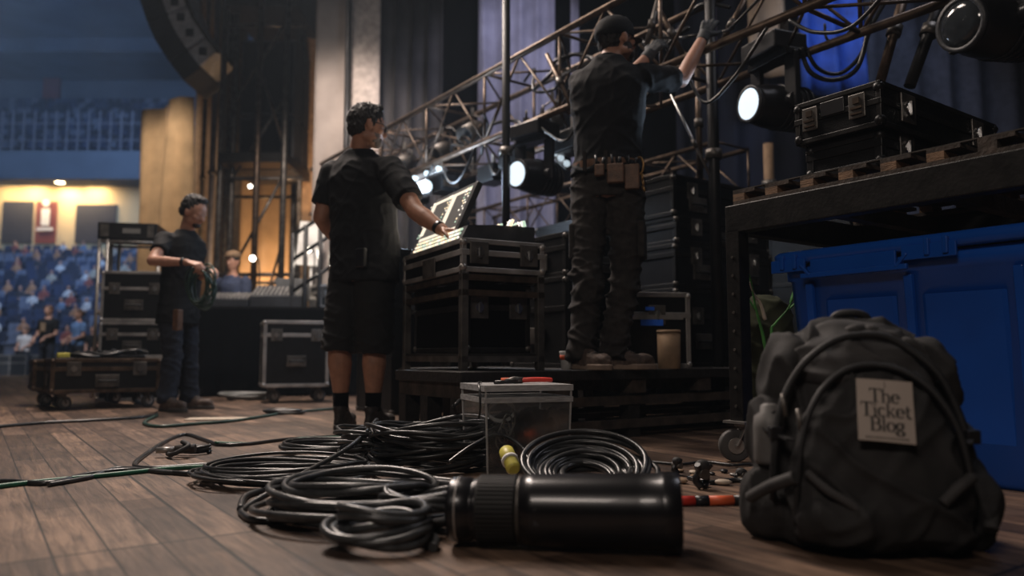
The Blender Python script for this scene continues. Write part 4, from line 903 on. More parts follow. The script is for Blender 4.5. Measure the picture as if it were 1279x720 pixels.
for a, b, lab in (((3.30, 0.92, 2.16), (3.30, 0.70, 2.16), 'beige tape wrapped on the black tube left of the blue curtain'), ((3.30, 0.42, 2.16), (3.30, 0.33, 2.16), 'short beige tape band on the black tube nearer the blue curtain')):
    q = MB(); q.lathe(S(*a), S(*b) - S(*a), [(0, .0302), (0, .033), ((S(*b) - S(*a)).length, .033), ((S(*b) - S(*a)).length, .0302)], 16); tag(q.build('tape_wrap', 'tape_beige'), lab, 'tape')
# hanging cables on truss
def cable(label, pts, r_, m='cable', k=8, name='cable', cat='cable', closed=False, group=None):
    q = MB(); q.tube(catmull(pts, k, closed), r_, 8, closed); return tag(q.build(name, m), label, cat, group)
cable('black cable loop sagging in front of the blue curtain, lower one', [PZ(1000, 60, 4.2), PZ(1012, 90, 4.2), PZ(1040, 100, 4.2), PZ(1070, 86, 4.2), PZ(1084, 40, 4.2), PZ(1090, 0, 4.2)], .014)
cable('black cable loop sagging in front of the blue curtain, upper one', [PZ(1002, 50, 4.3), PZ(1020, 84, 4.3), PZ(1048, 92, 4.3), PZ(1074, 70, 4.3), PZ(1090, 30, 4.3), PZ(1110, -5, 4.3)], .012)
cable('thin black cable drooping high before the blue curtain', [PZ(1030, 30, 4.3), PZ(1034, 50, 4.3), PZ(1056, 44, 4.3), PZ(1080, 18, 4.3), PZ(1100, 2, 4.3)], .008)
random.seed(21)
TD = ['close to its left end', 'above the console screen', 'over the lit console', 'behind the upright black pipe', 'left of the rigger', 'behind the back of the rigger', 'beside the raised gloves', 'at the right end near the taped tube']
for i in range(8):
    u = 6.6 - i * 0.72; a = S(3.38, u, 2.16); b = S(3.36, u - .6, 2.16)
    cable('black cable swag under the truss %s' % TD[i], [a, a.lerp(b, .25) - Vector((0, 0, .12 + .08 * (i % 3))), a.lerp(b, .6) - Vector((0, 0, .16 + .05 * (i % 2))), b], .010, 'cable')
random.seed(77)
for i in range(14):
    u0_ = 2.6 + i * .42; v_ = random.choice((3.45, 3.66, 3.88)); z_ = random.uniform(2.22, 2.70); pts = []
    for j in range(6): pts.append(S(v_ + random.uniform(-.12, .12), u0_ + j * .17, z_ + random.uniform(-.16, .16)))
    cable('tangled dark cable bundled inside the long box truss among its lattice braces', pts, random.uniform(.008, .016), random.choice(['cable', 'cable', 'rubber', 'steel_warm']), group='cables tangled inside the long truss')
for i in range(7):
    u0_ = 4.4 + i * .62; c_ = S(random.uniform(3.5, 3.8), u0_, 2.0)
    r = thing('junction_box', ('small dark control box clamped under the long truss, ' + ('nearest the rigger', 'second from the rigger', 'third from the rigger', 'above the lit lamp by the rigger', 'above the console display', 'left of the console display', 'farthest from the rigger')[i]), 'control box', c_, R0)
    q = MB(); q.box((0, 0, .06), (.20, .26, .16)); q.build('housing', 'black_metal', r, bevel=.012); q = MB(); q.bb(-.08, .08, -.14, -.125, .02, .08); q.build('face_plate', 'steel_warm', r)
    q = MB(); q.bar((0, 0, .13), (0, 0, .26), .03); q.build('clamp', 'alu', r)
# par cans / small fixtures on the truss
def par_can(label, c, ax, k=1.0, m='black_metal', inner='lens_dark'):
    c = Vector(c); ax = Vector(ax).normalized(); r = thing('par_can', label, 'stage light', c + Vector((0, 0, .22))); q = MB()
    q.lathe(c - ax * .13 * k, ax, [(0, .03), (.01, .065 * k), (.06 * k, .085 * k), (.25 * k, .09 * k), (.25 * k, .078 * k), (.20 * k, .075 * k)], 20); q.build('can', m, r, world=True)
    q = MB(); q.lathe(c + ax * .06 * k, ax, [(0, .07 * k), (.008, .074 * k), (.012, .03 * k), (.013, .005)], 18); q.build('lens', inner, r, world=True)
    s = ax.cross(Vector((0, 0, 1))).normalized(); q = MB(); q.tube([c - s * .10 * k, c - s * .11 * k + Vector((0, 0, .12)), c + Vector((0, 0, .17)), c + s * .11 * k + Vector((0, 0, .12)), c + s * .10 * k], .008, 6); q.bar(c + Vector((0, 0, .16)), c + Vector((0, 0, .24)), .03); q.build('bracket', 'alu_dark', r, world=True)
    return r
PC = ((590, 165, 7.2, 'small can light hanging on the lower truss above the console screen'), (552, 190, 7.6, 'small can light left of the one above the console screen'), (505, 205, 8.0, 'small can light near the far left end of the lower truss'),
      (690, 150, 6.2, 'small can light hanging behind the left shoulder of the rigger'))
for px, py, Y, lab in PC: par_can(lab, P(px, py, Y), (-.5, -.6, -.5), 1.1, 'alu_dark')
LC = P(668, 221, 5.7)
moving_light('lit moving light with cool white lens hanging left of the rigger waist', LC, (-.72, -.68, -.05), 0.92, True, 0.42, power=26, coll='black_plastic')
moving_light('lit moving light with cool white lens hanging right of the raised arm of the rigger', P(968, 134, 4.35), (-.93, -.36, -.02), 0.90, True, 0.42, power=14)
moving_light('unlit black moving light at the upper right corner of the view', P(1240, 34, 3.5), (-.93, -.36, -.10), 1.05, False, 0.46)
# glare lamp pair far under the truss
def batten(label, a, b, m='lamp_on', w_=.10, pw=18):
    a, b = Vector(a), Vector(b); r = thing('light_batten', label, 'stage light', a.lerp(b, .5)); q = MB(); q.bar(a + Vector((0, .05, 0)), b + Vector((0, .05, 0)), w_ * 1.2, w_ * .8); q.build('housing', 'alu', r, world=True, bevel=.006)
    for i in range(3):
        c = a.lerp(b, (i + .5) / 3); q = MB(); q.lathe(c + Vector((0, .0, 0)), Vector((-.3, -1, -.1)), [(0, .02), (.0, w_ * .42), (.03, w_ * .40), (.045, .01)], 14); q.build('lens', m, r, world=True)
    return r
M['lamp_soft'] = emis('lamp_lens_soft', (0.70, 0.88, 1.0), 1.9)
M['lamp_dimw'] = emis('lamp_lens_dim', (0.75, 0.9, 1.0), 0.7)
batten('cool white lamp cluster glowing behind the console screen', P(512, 240, 6.9), P(536, 232, 6.9), 'lamp_soft', .15)
batten('cool white light bar above the glowing lamp cluster behind the console', P(512, 226, 7.1), P(556, 208, 7.0), 'lamp_soft', .06)
batten('pale light bar under the truss left of the rigger', P(664, 166, 6.0), P(702, 172, 6.0), 'lamp_dimw', .07)
batten('slanted pale light bar beside the rigger hip', P(690, 188, 5.9), P(712, 208, 5.8), 'lamp_dimw', .06)
l = bpy.data.lights.new('console_rear_glow', 'POINT'); l.energy = 45; l.color = COOL; l.shadow_soft_size = .15; o = bpy.data.objects.new('console_rear_glow', l); COL.objects.link(o); o.location = P(524, 236, 6.6)

# ---- riser (platform) the console and the rigger stand on
PC0 = P0(577, 3.35); RW, RD, RH = 3.2, .64, 0.35
r = thing('stage_riser', 'low dark wooden riser deck under the rigger and the console stand', 'riser', PC0, R0)
q = MB(); q.bb(0, RW, 0, RD, RH - .05, RH); q.build('deck', 'black_wood', r, bevel=.004)
for i in range(7): q = MB(); q.bb(.02 + i * (RW - .14) / 6, .12 + i * (RW - .14) / 6, .01, RD - .01, RH - .12, RH - .05); q.build('joist', 'wood_dark', r)
for i in range(4):
    for y in (.04, RD / 2, RD - .1):
        x = .01 + i * (RW - .1) / 3; q = MB(); q.bb(x, x + .08, y, y + .07, 0, RH - .12); q.build('leg', 'black_wood', r)
for z in (.05, .17): q = MB(); q.bb(0, RW, .03, .06, z, z + .045); q.build('rail', 'wood_dark', r)
for y in (.15,): q = MB(); q.bb(.1, RW - .1, y, y + .3, .10, .125); q.build('shelf_board', 'wood_dark', r)
WR = Matrix.Translation(PC0) @ Matrix.Rotation(R0, 4, 'Z')
def RL(x, y, z=RH): return WR @ Vector((x, y, z))
r = thing('stage_riser', 'second wooden riser deck butted behind the first, under the dark cases', 'riser', RL(.34, .65, 0), R0)
q = MB(); q.bb(0, 2.86, 0, .62, RH - .05, RH); q.build('deck', 'black_wood', r)
for x in (.0, 1.38, 2.78):
    for y in (.02, .54): q = MB(); q.bb(x, x + .08, y, y + .07, 0, RH - .05); q.build('leg', 'black_wood', r)
# ---- console on its stand
RC = radians(28); CC = P0(577, 3.62); WC = Matrix.Translation(CC) @ Matrix.Rotation(RC, 4, 'Z')
TZ = 1.005
r = thing('console_stand', 'bronze metal frame stand carrying the mixing console', 'stand', WC @ Vector((0, 0, RH)), RC)
w0, d0 = .46, .82
for x in (0, w0 - .04):
    for y in (0, d0 - .04): q = MB(); q.bb(x, x + .038, y, y + .038, (0 if y == 0 or x > 0 else -RH), TZ - .18 - RH); q.build('leg', 'alu_dark', r, bevel=.003)
for z in (TZ - .22 - RH, .36, .04):
    q = MB()
    for y in (0, d0 - .04): q.bb(0, w0, y + .003, y + .035, z, z + .03)
    for x in (0, w0 - .04): q.bb(x + .003, x + .035, 0, d0, z, z + .03)
    q.build('rail', 'steel_warm' if z > .3 else 'alu_dark', r)
r = flight_case('console_case', 'shallow silver-edged flight case tray holding the mixing console', WC @ Vector((w0 / 2, d0 / 2, TZ - .18)), RC, w0, d0, .165, lid=.42, latches=2, handle=False, side_handle=True, t=.026)
q = MB(); q.bb(.01, w0 - .01, .02, d0 - .02, .07, .082); q.build('shelf', 'black_wood', bpy.data.objects['console_stand'])
# mixer + screen
r = thing('mixing_console', 'lit mixing console with rows of glowing keys and a tilted display', 'mixing console', WC @ Vector((0, 0, TZ - .012)), RC)
q = MB(); q.loft([[Vector((x, y, z)) for x, z in ((.02, 0), (w0 - .03, 0), (w0 - .03, .085), (.20, .080), (.055, .068))] for y in (.05, d0 - .05)], False); q.build('chassis', 'dark_plastic', r)
random.seed(3); banks = {'led_warm': MB(), 'led_green': MB(), 'led_white': MB()}; fad = MB(); knobs = MB()
def csurf(x): return .068 + (x - .055) * .083 if x < .2 else .080 + (x - .2) * .02
for i in range(44):
    y = .10 + i * (d0 - .2) / 44
    for j, x in enumerate((.026, .037, .048)):
        z = (x - .02) * 1.943; k = random.choice(['led_warm', 'led_white', 'led_warm', 'led_white', 'led_green']); banks[k].box((x - .003, y, z), (.006, .014, .011), Matrix.Rotation(radians(27), 3, 'Y'))
    z = csurf(.11); fad.bb(.09, .155, y + .004, y + .006, z - .004, z + .006); fx = random.uniform(.095, .145); fad.bb(fx, fx + .014, y - .002, y + .012, z, z + .016)
for k, mb in banks.items(): mb.build('key_bank', k, r)
fad.build('fader_bank', 'alu_dark', r)
for i in range(40):
    for j in range(3):
        y = .08 + i * (d0 - .16) / 40; x = .19 + j * .035; knobs.cyl((x + .12, y, csurf(x + .12)), (x + .12, y, csurf(x + .12) + .014), .007, .006, 8)
knobs.build('knob_bank', 'alu_dark', r)
nb = {k: MB() for k in ('led_warm', 'led_white', 'led_green')}
for i in range(26):
    for j in range(2):
        if random.random() < .75: nb[random.choice(['led_warm', 'led_white', 'led_green', 'led_warm'])].cyl((.30 + j * .06 + random.uniform(-.02, .02), .04 + i * .026, csurf(.34)), (.30 + j * .06, .04 + i * .026, csurf(.34) + .030), .009, .008, 8)
for k, mb in nb.items(): mb.build('lit_knobs', k, r)
# display: hinge along local y, tilted back
hy0, hy1 = .25, .82; tilt = radians(66); c0 = Vector((.075, 0, .06)); dx = Vector((cos(tilt), 0, sin(tilt))); nrm = Vector((-sin(tilt), 0, cos(tilt))); SHt = .315
def D(y, t, o=0.0): return c0 + Vector((0, y, 0)) + dx * t + nrm * o
def slab(mb, y0, y1, t0, t1, o0, o1):
    vs = [D(y, t, o) for y in (y0, y1) for t in (t0, t1) for o in (o0, o1)]; mb.add(vs, [(0, 1, 3, 2), (4, 6, 7, 5), (0, 4, 5, 1), (2, 3, 7, 6), (0, 2, 6, 4), (1, 5, 7, 3)])
q = MB(); slab(q, hy0, hy1, 0, SHt, -.035, 0); disp = q.build('display', 'dark_plastic', r, bevel=.005)
q = MB(); slab(q, hy0 + .02, hy1 - .02, .015, SHt - .02, .001, .003); q.build('display_panel', 'screen_dark', disp)
q = MB()
for i in range(2): a = hy0 + .03 + i * .29; slab(q, a + .19, a + .25, .06, SHt - .03, .0035, .0045)
slab(q, hy0 + .03, hy1 - .03, SHt - .05, SHt - .03, .0035, .0045); slab(q, hy0 + .03, hy1 - .03, .02, .04, .0035, .0045)
q.build('display_strip', 'screen', disp)
for kk, mm in enumerate(('led_white', 'led_green', 'led_warm')):
    q = MB()
    for i in range(30):
        y = hy0 + .03 + random.choice((.0, .025, .05, .26, .29, .52, .55)); t = .05 + random.randint(0, 14) * .019; slab(q, y, y + .012, t, t + .009, .004, .006) if t < SHt - .03 else None
    q.build('display_keys', mm, disp)
l = bpy.data.lights.new('display_glow', 'AREA'); l.energy = 1.6; l.color = (1.0, .85, .68); l.shape = 'RECTANGLE'; l.size = .7; l.size_y = .3; o = bpy.data.objects.new('display_glow', l); COL.objects.link(o)
o.location = WM[r.name] @ D(.8, .18, .03); o.rotation_euler = (WM[r.name].to_3x3() @ nrm).to_track_quat('-Z', 'Y').to_euler()
# small items on console top right
q = MB(); c = WC @ Vector((.30, .03, TZ + .062)); 
# black equipment box under the console stand
WE = P0(592, 4.05)
flight_case('amplifier_case', 'large black case standing on the riser under the console stand', WC @ Vector((w0 / 2, d0 / 2, RH + .084)), RC, .36, .70, .345, trim='beam_black', body='cloth_black', corner='alu_dark', latches=2, handle=False, side_handle=False)
flight_case('equipment_case', 'big black flight case on the riser directly right of the console stand', RL(1.30, .77, RH), R0, .60, .54, .53, trim='beam_black', latches=2, group=None, corner='alu_dark')
flight_case('equipment_case', 'black case stacked on the big black case, behind the left leg of the rigger', RL(1.30, .77, RH + .532), R0, .56, .50, .26, trim='beam_black', latches=2, corner='alu_dark')
# tool case with blue tape
tc_ = flight_case('tool_case', 'silver-edged black tool case with a strip of blue tape, right of the rigger legs', P0(806, 4.45, RH), radians(10), .40, .34, .43, trim='alu', latches=1, handle=False, side_handle=False, lid=.30)
WT = WM[tc_.name]; q = MB(); q.bb(-.10, .03, -.185, -.177, .24, .285); q.build('blue_tape', 'tape_blue', tc_); q = MB(); q.bb(-.07, -.02, -.185, -.177, .325, .345); q.build('blue_tape', 'tape_blue', tc_)
q = MB(); q.bb(-.19, .15, -.186, -.172, .275, .30); q.build('silver_band', 'alu', tc_)
# cardboard tube
b0 = P0(833, 4.18, RH); r = thing('cardboard_tub', 'tan cylindrical cardboard tub on the riser beside the rigger shoes', 'tub', b0)
q = MB(); q.lathe(b0, Vector((0, 0, 1)), [(0, .058), (.003, .061), (.195, .063), (.197, .056), (.03, .054)], 28); q.build('tub_wall', 'tan_card', r, world=True)
q = MB(); q.lathe(b0 + Vector((0, 0, .196)), Vector((0, 0, 1)), [(0, .060), (0, .066), (.014, .066), (.016, .056)], 28); q.build('rim', 'tan_card', r, world=True)
b0 = P0(707, 3.98, RH); r = thing('paper_cup', 'small white cup with an orange mark beside the left shoe of the rigger', 'cup', b0)
q = MB(); q.lathe(b0, Vector((0, 0, 1)), [(0, .028), (.09, .038), (.095, .038), (.095, .035)], 20); q.build('cup_body', 'white', r, world=True); q = MB(); q.lathe(b0 + Vector((0, 0, .05)), Vector((0, 0, 1)), [(0, .0345), (0, .0352), (.025, .0375), (.025, .037)], 20); q.build('orange_band', 'orange', r, world=True)
# dark stacks behind right
def eq(label, loc, w_, d_, h_, rz=R0, **k):
    kw = dict(trim='beam_black', corner='alu_dark', latches=2, side_handle=False); kw.update(k)
    return flight_case('equipment_case', label, loc, rz, w_, d_, h_, **kw)
eq('black case on the riser at the bottom of the stack behind the cardboard tub', RL(2.33, .72, RH), 1.0, .6, .50, front_handles=2)
eq('dark case with two dished handles in the middle of the stack behind the trolley post', RL(2.32, .72, RH + .502), .98, .6, .28, body='black_plastic', front_handles=2, lid=.25)
eq('thin black case third up in the stack behind the trolley post', RL(2.33, .72, RH + .784), .95, .58, .18)
eq('black case topmost in the stack behind the trolley post, below the bright lamp', RL(2.30, .72, RH + .966), .90, .55, .27, front_handles=2)
eq('dark low rack behind the display of the console', S(2.85, 5.25), .8, .6, 1.2)
eq('dark rack case behind the console, below the lit lamp left of the rigger', S(3.72, 5.25), .85, .6, 1.35)
eq('black rack case behind the legs of the rigger', S(4.62, 5.25), .85, .6, 1.6)
eq('tall black rack case behind the thin bright strut', S(5.60, 5.25), .95, .6, 1.65)
eq('black rack case under the navy curtain, below the bright lamp', S(5.65, 4.35), .95, .7, 1.6)
eq('large black rack case right of the bright lamp, behind the trolley', S(5.65, 3.40), .95, .7, 1.5)
eq('black rack case far right behind the black case on the trolley', S(5.65, 2.45), .95, .7, 1.35)
eq('black case on the floor seen between trolley post and blue tub', S(4.4, 2.2), .9, .6, .7)
# ---- trolley at right
r = thing('steel_trolley', 'tall black wheeled trolley frame with a caster, standing over the blue bin', 'trolley', S(2.505, 2.02, 0), R0)
TW, TL, TH = 1.0, 1.75, 1.035
def tl(x0, x1, y0, y1, z0, z1): # local: x along v from the near side, y along -u towards camera
    mb = MB(); mb.bb(x0, x1, -y1, -y0, z0, z1); return mb
for x in (0, TW - .065):
    for y in (0, TL - .065): tl(x, x + .065, y, y + .065, .16, TH - .10).build('post', 'beam_black', r, bevel=.004)
for x in (0, TW - .06): tl(x, x + .06, 0, TL, TH - .115, TH).build('long_rail', 'beam_black', r, bevel=.005)
for y in (0, TL - .06): tl(.06, TW - .06, y, y + .06, TH - .115, TH).build('cross_rail', 'beam_black', r, bevel=.004)
tl(TW - .055, TW - .01, .07, TL - .07, TH - .26, TH - .18).build('rear_rail', 'beam_black', r)
for y in (.35, .75, 1.15, 1.5): tl(.06, TW - .06, y, y + .05, TH - .08, TH - .02).build('slat', 'wood_dark', r)
for x in (.035, TW - .035):
    for y in (.035, TL - .035): caster(r, (x, -y, .16), .16, 'wheel', yaw=2.53, fork='alu', off=.034)
q = MB(); q.bb(-.02, .085, -.085, .02, .152, .162); q.build('caster_plate', 'alu', r)
for x in (0,):
    for k_ in range(9): q = MB(); q.cyl((-.004, -.033, .22 + k_ * .075), (.002, -.033, .22 + k_ * .075), .006, .006, 8); q.build('bolt', 'alu_dark', r)
# pallet on trolley
r = thing('wooden_pallet', 'worn wooden pallet lying on top of the black trolley', 'pallet', S(2.51, 1.98, TH), R0)
for i in range(11): y = i * .155; tl(0, .96, y, y + .105, .042, .056).build('top_slat', 'wood_dark', r)
for x in (0, .45, .88):
    tl(x, x + .09, 0, 1.65, 0, .014).build('bottom_board', 'wood_dark', r)
    for i in range(11): y = i * .155; tl(x, x + .09, y, y + .055, .014, .042).build('block', 'wood' if i < 6 else 'wood_dark', r)
tl(0, .02, 0, 1.65, .056, .060).build('edge_strip', 'alu_dark', r)
PZT = TH + .062
q = MB()
flight_case('equipment_case', 'low black case lying on the pallet under the latched black case', S(3.04, 1.555, PZT), R0, .86, .30, .135, trim='black_metal', corner='black_metal', latches=2, handle=False, side_handle=False)
def fcase_top():
    w_, d_, h_ = .92, .345, .165; loc = S(2.58 + w_ / 2, 1.385 + d_ / 2, PZT + .137)
    r = flight_case('equipment_case', 'black flight case with worn latches on its short side, topmost on the trolley', loc, R0, w_, d_, h_, trim='beam_black', corner='black_metal', latches=2, handle=False, side_handle=False, lid=.45, t=.02)
    x = -w_ / 2; z = h_ * .55
    for y in (.105, -.085):
        q = MB(); q.bb(x - .007, x + .002, y - .032, y + .032, z - .045, z + .045); la = q.build('latch', 'alu_dark', r, bevel=.003)
        q = MB(); q.bb(x - .014, x - .006, y - .022, y + .022, z - .012, z - .004); q.bb(x - .014, x - .006, y - .022, y + .022, z - .032, z - .026); q.bb(x - .013, x - .006, y - .012, y + .012, z + .008, z + .03); q.build('catch', 'steel_warm', la)
    q = MB(); q.bb(x - .005, x + .002, -.035, .06, z - .005, z + .05); q.build('label_plate', 'black_plastic', r, bevel=.002)
fcase_top()
# ---- blue bin
def blue_bin():
    w_, l_, h_ = .42, 1.0, .83; r = thing('storage_tub', 'large blue plastic storage tub with a matching lid, behind the backpack', 'storage tub', S(2.60, 1.86, 0), R0)
    def rr(z, ins, n=6, rad=.05):
        x0, x1, y0, y1 = ins, w_ - ins, -l_ + ins, -ins; out = []
        for cx, cy, a0 in ((x1 - rad, y1 - rad, 0), (x0 + rad, y1 - rad, pi / 2), (x0 + rad, y0 + rad, pi), (x1 - rad, y0 + rad, 3 * pi / 2)):
            for i in range(n): a = a0 + pi / 2 * i / (n - 1); out.append(Vector((cx + rad * cos(a), cy + rad * sin(a), z)))
        return out
    q = MB(); q.loft([rr(0, .085), rr(.02, .075), rr(h_ - .12, .032), rr(h_ - .115, .022), rr(h_ - .06, .020), rr(h_ - .055, .03), rr(.03, .09)]); q.build('tub', 'blue_bin', r)
    for y in (-.14, -.52, -.86):           # ribs on the near long side
        q = MB(); q.loft([[Vector((x, y + s, z)) for x, s in ((xi, -.018), (xi - .016, -.014), (xi - .016, .014), (xi, .018))] for z, xi in ((.10, .078), (h_ - .13, .030))], False); q.build('rib', 'blue_bin', r, bevel=.003)
    for y0, y1 in ((-.47, -.20), (-.82, -.56)):
        q = MB(); q.loft([[Vector((x, y, z)) for x, y in ((xi, y0), (xi - .008, y0 + .012), (xi - .008, y1 - .012), (xi, y1))] for z, xi in ((.14, .075), (h_ - .20, .034))], False); q.build('panel', 'blue_bin', r)
    q = MB(); q.loft([rr(h_ - .052, -.004), rr(h_ - .046, -.012), rr(h_ - .014, -.012), rr(h_ - .004, -.002), rr(h_, .02), rr(h_ - .012, .035), rr(h_ - .012, .06)]); lid = q.build('lid', 'blue_bin', r)
    for a, b in ((.0, .15), (.52, .70), (.90, 1.0)): q = MB(); q.bb(-.020, -.008, -b, -a, h_ - .085, h_ - .035); q.build('lid_lip', 'blue_bin', lid, bevel=.003)
    q = MB(); q.bb(-.024, -.008, -.54, -.13, h_ - .115, h_ - .095)
    q.bar((-.016, -.13, h_ - .06), (-.016, -.17, h_ - .105), .012, .02, up=Vector((1, 0, 0))); q.bar((-.016, -.54, h_ - .06), (-.016, -.50, h_ - .105), .012, .02, up=Vector((1, 0, 0)))
    q.bb(-.018, -.006, -.50, -.17, h_ - .10, h_ - .045); q.build('lid_skirt', 'blue_bin', lid, bevel=.004)
    for y in (-.045, -.10, -.60, -.66): q = MB(); q.bb(-.030, -.010, y - .018, y, h_ - .075, h_ - .018); q.build('clip', 'blue_bin', lid, bevel=.004)
blue_bin()
# olive bag behind the trolley post
b0 = P0(955, 3.55); q = MB()
q.loft([ring(b0 + Vector((.02 * sin(z * 9), 0, z)), a, b_, Matrix.Identity(3), 22) for z, a, b_ in ((0, .12, .09), (.06, .15, .11), (.30, .15, .11), (.56, .135, .10), (.66, .11, .08), (.70, .05, .04))])
tag(remesh(q, 'duffel_bag', 'olive', .010, 3, wrinkle(.012, (9, 9, 14))), 'olive green upright bag behind the trolley post, under the green stems', 'bag')
def stems():
    r = thing('plant_stem', 'thin green leafy plant stems standing beside the trolley post', 'plant', P0(968, 3.3, 0))
    for k_, pts in enumerate(([(958, 470), (964, 420), (968, 405), (985, 385), (994, 360)], [(957, 440), (952, 415), (944, 385), (938, 352), (932, 335)], [(956, 400), (950, 380), (942, 368), (936, 352)])):
        q = MB(); pp = [P(x, y, 3.3) for x, y in pts]; 
        if k_ == 0: pp = [P0(968, 3.3, 0), P0(967, 3.3, .2)] + pp[1:]
        if k_ == 1: pp = [P0(967, 3.3, .15)] + pp
        c = catmull(pp, 5); q.tube(c, [.009 * (1 - .7 * i / len(c)) for i in range(len(c))], 6)
        q.build('stem', 'green_leaf' if k_ != 2 else 'tape_beige', r, world=True)
    for a, b in (((975, 397), (1000, 372)), ((945, 390), (934, 372)), ((986, 380), (996, 352))):
        q = MB(); A, B_ = P(a[0], a[1], 3.3), P(b[0], b[1], 3.32); q.ell(A.lerp(B_, .5), ((B_ - A).length / 2, .007, .004), basis(B_ - A)[2].to_track_quat('X', 'Z').to_matrix()); q.build('leaf', 'green_leaf', r, world=True)
stems()
# black box at right edge
flight_case('equipment_case', 'small black case on the floor at the right edge, in front of the blue tub', (S(1.94, .50, 0)), R0, .30, .30, .20, trim='black_metal', corner='black_metal', latches=1, handle=False, side_handle=False)

# ================================================================== LEFT SIDE
# line array
def line_array():
    Y = 11.5; r = thing('line_array', 'curved hanging line array of speaker boxes at the top left', 'loudspeaker', P(222, 60, Y))
    # front outline (right/inner edge) goes down and curls right; boxes are stacked along the curve
    cpts = catmull([P(160, -75, Y), P(170, -20, Y), P(180, 18, Y), P(198, 58, Y), P(230, 102, Y)], 10)   # outer left edge of the side panels
    n = 7; 
    for i in range(n):
        t0 = i / n * (len(cpts) - 1); t1 = (i + 0.93) / n * (len(cpts) - 1)
        def at(t): k = min(int(t), len(cpts) - 2); return cpts[k].lerp(cpts[k + 1], t - k)
        a, b = at(t0), at(t1); d = (b - a).normalized(); nn = Vector((d.z, 0, -d.x)) * -1        # towards the lower left?
        nn = Vector((-d.z, 0, d.x));                                        # to the right of the downward curve
        if nn.x < 0: nn = -nn
        dep = Vector((.50, .86, 0)); wd = 0.60
        q = MB(); sdw = .34
        f0, f1 = a, b; g0, g1 = a + nn * sdw, b + nn * sdw
        vs = [f0, f1, g1, g0]; vs = vs + [v + Vector((0, .9, 0)) for v in vs]
        vs = [v for v in vs]
        q.add(vs, [(0, 1, 2, 3), (7, 6, 5, 4), (0, 4, 5, 1), (1, 5, 6, 2), (2, 6, 7, 3), (3, 7, 4, 0)]); bx = q.build('speaker_box', 'array_black', r, world=True, bevel=.012)
        q = MB(); e0, e1 = a + nn * sdw, b + nn * sdw; h0, h1 = a + nn * (sdw + .36), b + nn * (sdw + .36)
        m0 = d * .02; vs = [e0 + m0, e1 - m0, h1 - m0 * 2, h0 + m0 * 2]; vs = [v + Vector((0, -.03, 0)) for v in vs] + [v + Vector((0, .7, 0)) for v in vs]
        q.add(vs, [(0, 1, 2, 3), (7, 6, 5, 4), (0, 4, 5, 1), (1, 5, 6, 2), (2, 6, 7, 3), (3, 7, 4, 0)]); q.build('side_panel', 'array_grey', bx, world=True, bevel=.02)
        q = MB(); c = (e0 + e1 + h0 + h1) / 4 + Vector((0, -.035, 0)); q.box(c, (.13, .03, .13)); q.build('handle_recess', 'black_plastic', bx, world=True, bevel=.02)
        q = MB(); q.bar(h0 + Vector((0, -.04, 0)), h1 + Vector((0, -.04, 0)), .05, .05); q.build('rigging_bar', 'alu_dark', bx, world=True)
    return r
line_array()
# scaffold tower with speaker wall
def tower():
    Y = 11.0; r = thing('scaffold_tower', 'tall dark scaffold tower at left holding a black speaker wall', 'scaffold', P0(320, Y))
    xs = [272, 287, 318, 352, 372]; ys = [Y, Y + .1, Y - .3, Y - .3, Y + .6]
    for px, yy in zip(xs, ys):
        q = MB(); q.cyl(P0(px, yy), P0(px, yy, 6.2), .045, .045, 12); q.build('upright', 'alu_dark' if px not in (318,) else 'steel_warm', r, world=True)
    for yy in (1.3,):
        for px in (280, 365): q = MB(); q.cyl(P0(px, Y + 1.3), P0(px, Y + 1.3, 6.2), .045, .045, 12); q.build('upright', 'alu_dark', r, world=True)
    for z in (0.6, 1.6, 3.02, 5.35):
        q = MB(); q.cyl(P0(270, Y, z), P0(376, Y, z), .03, .03, 10); q.cyl(P0(280, Y + 1.3, z), P0(365, Y + 1.3, z), .03, .03, 10); q.build('ledger', 'alu_dark', r, world=True)
    for a, b in ((0.6, 1.6), (1.6, 3.02), (3.02, 4.2), (4.2, 5.35)):
        q = MB(); q.cyl(P0(288, Y + .02, a), P0(352, Y - .2, b), .022, .022, 8); q.build('diagonal_brace', 'alu_dark', r, world=True)
    for a, b in ((0.5, 2.0), (4.6, 3.4)):
        q = MB(); q.cyl(P0(318, Y - .3, a), P0(352, Y - .3, b), .02, .02, 8); q.build('diagonal_brace', 'steel_warm', r, world=True)
    a, b = P0(278, Y + .0, 0), P0(362, Y, 0); q = MB(); q.bb(a.x, b.x, Y - .25, Y + 1.2, P(300, 208, Y).z, P(300, 196, Y).z); q.build('deck', 'beam_black', r, world=True)
    q = MB(); q.bb(a.x, P0(368, Y, 0).x, Y - .2, Y + 1.2, P(300, 14, Y).z, 6.3); q.build('top_deck', 'black_metal', r, world=True)
    return r
tower()
for i, (a, b, px0, px1) in enumerate(((2.84 + .35, 4.0, 294, 364), (4.02, 5.2, 294, 364))):
    Y = 11.15; x0, x1 = P0(px0, Y).x, P0(px1, Y).x; r = thing('speaker_stack', ('lower', 'upper')[i] + ' big black loudspeaker cabinet standing in the scaffold tower', 'loudspeaker', ((x0 + x1) / 2, Y + .4, a))
    q = MB(); q.bb(x0, x1, Y, Y + .8, a, b); q.build('cabinet', 'array_black', r, world=True, bevel=.02); q = MB(); q.bb(x0 + .04, x1 - .04, Y - .02, Y + .005, a + .05, b - .05); q.build('grille', 'cloth_black', r, world=True, bevel=.01)
# thin hall trusses / cables beside the tower
pipe('pale slim upright tube just left of the scaffold tower', P0(262, 12.6), P0(262, 12.6, 7), .05, 'rail')
pipe('second slim upright tube left of the scaffold tower, dimmer', P0(250, 13.0), P0(250, 13.0, 7), .035, 'alu_dark')
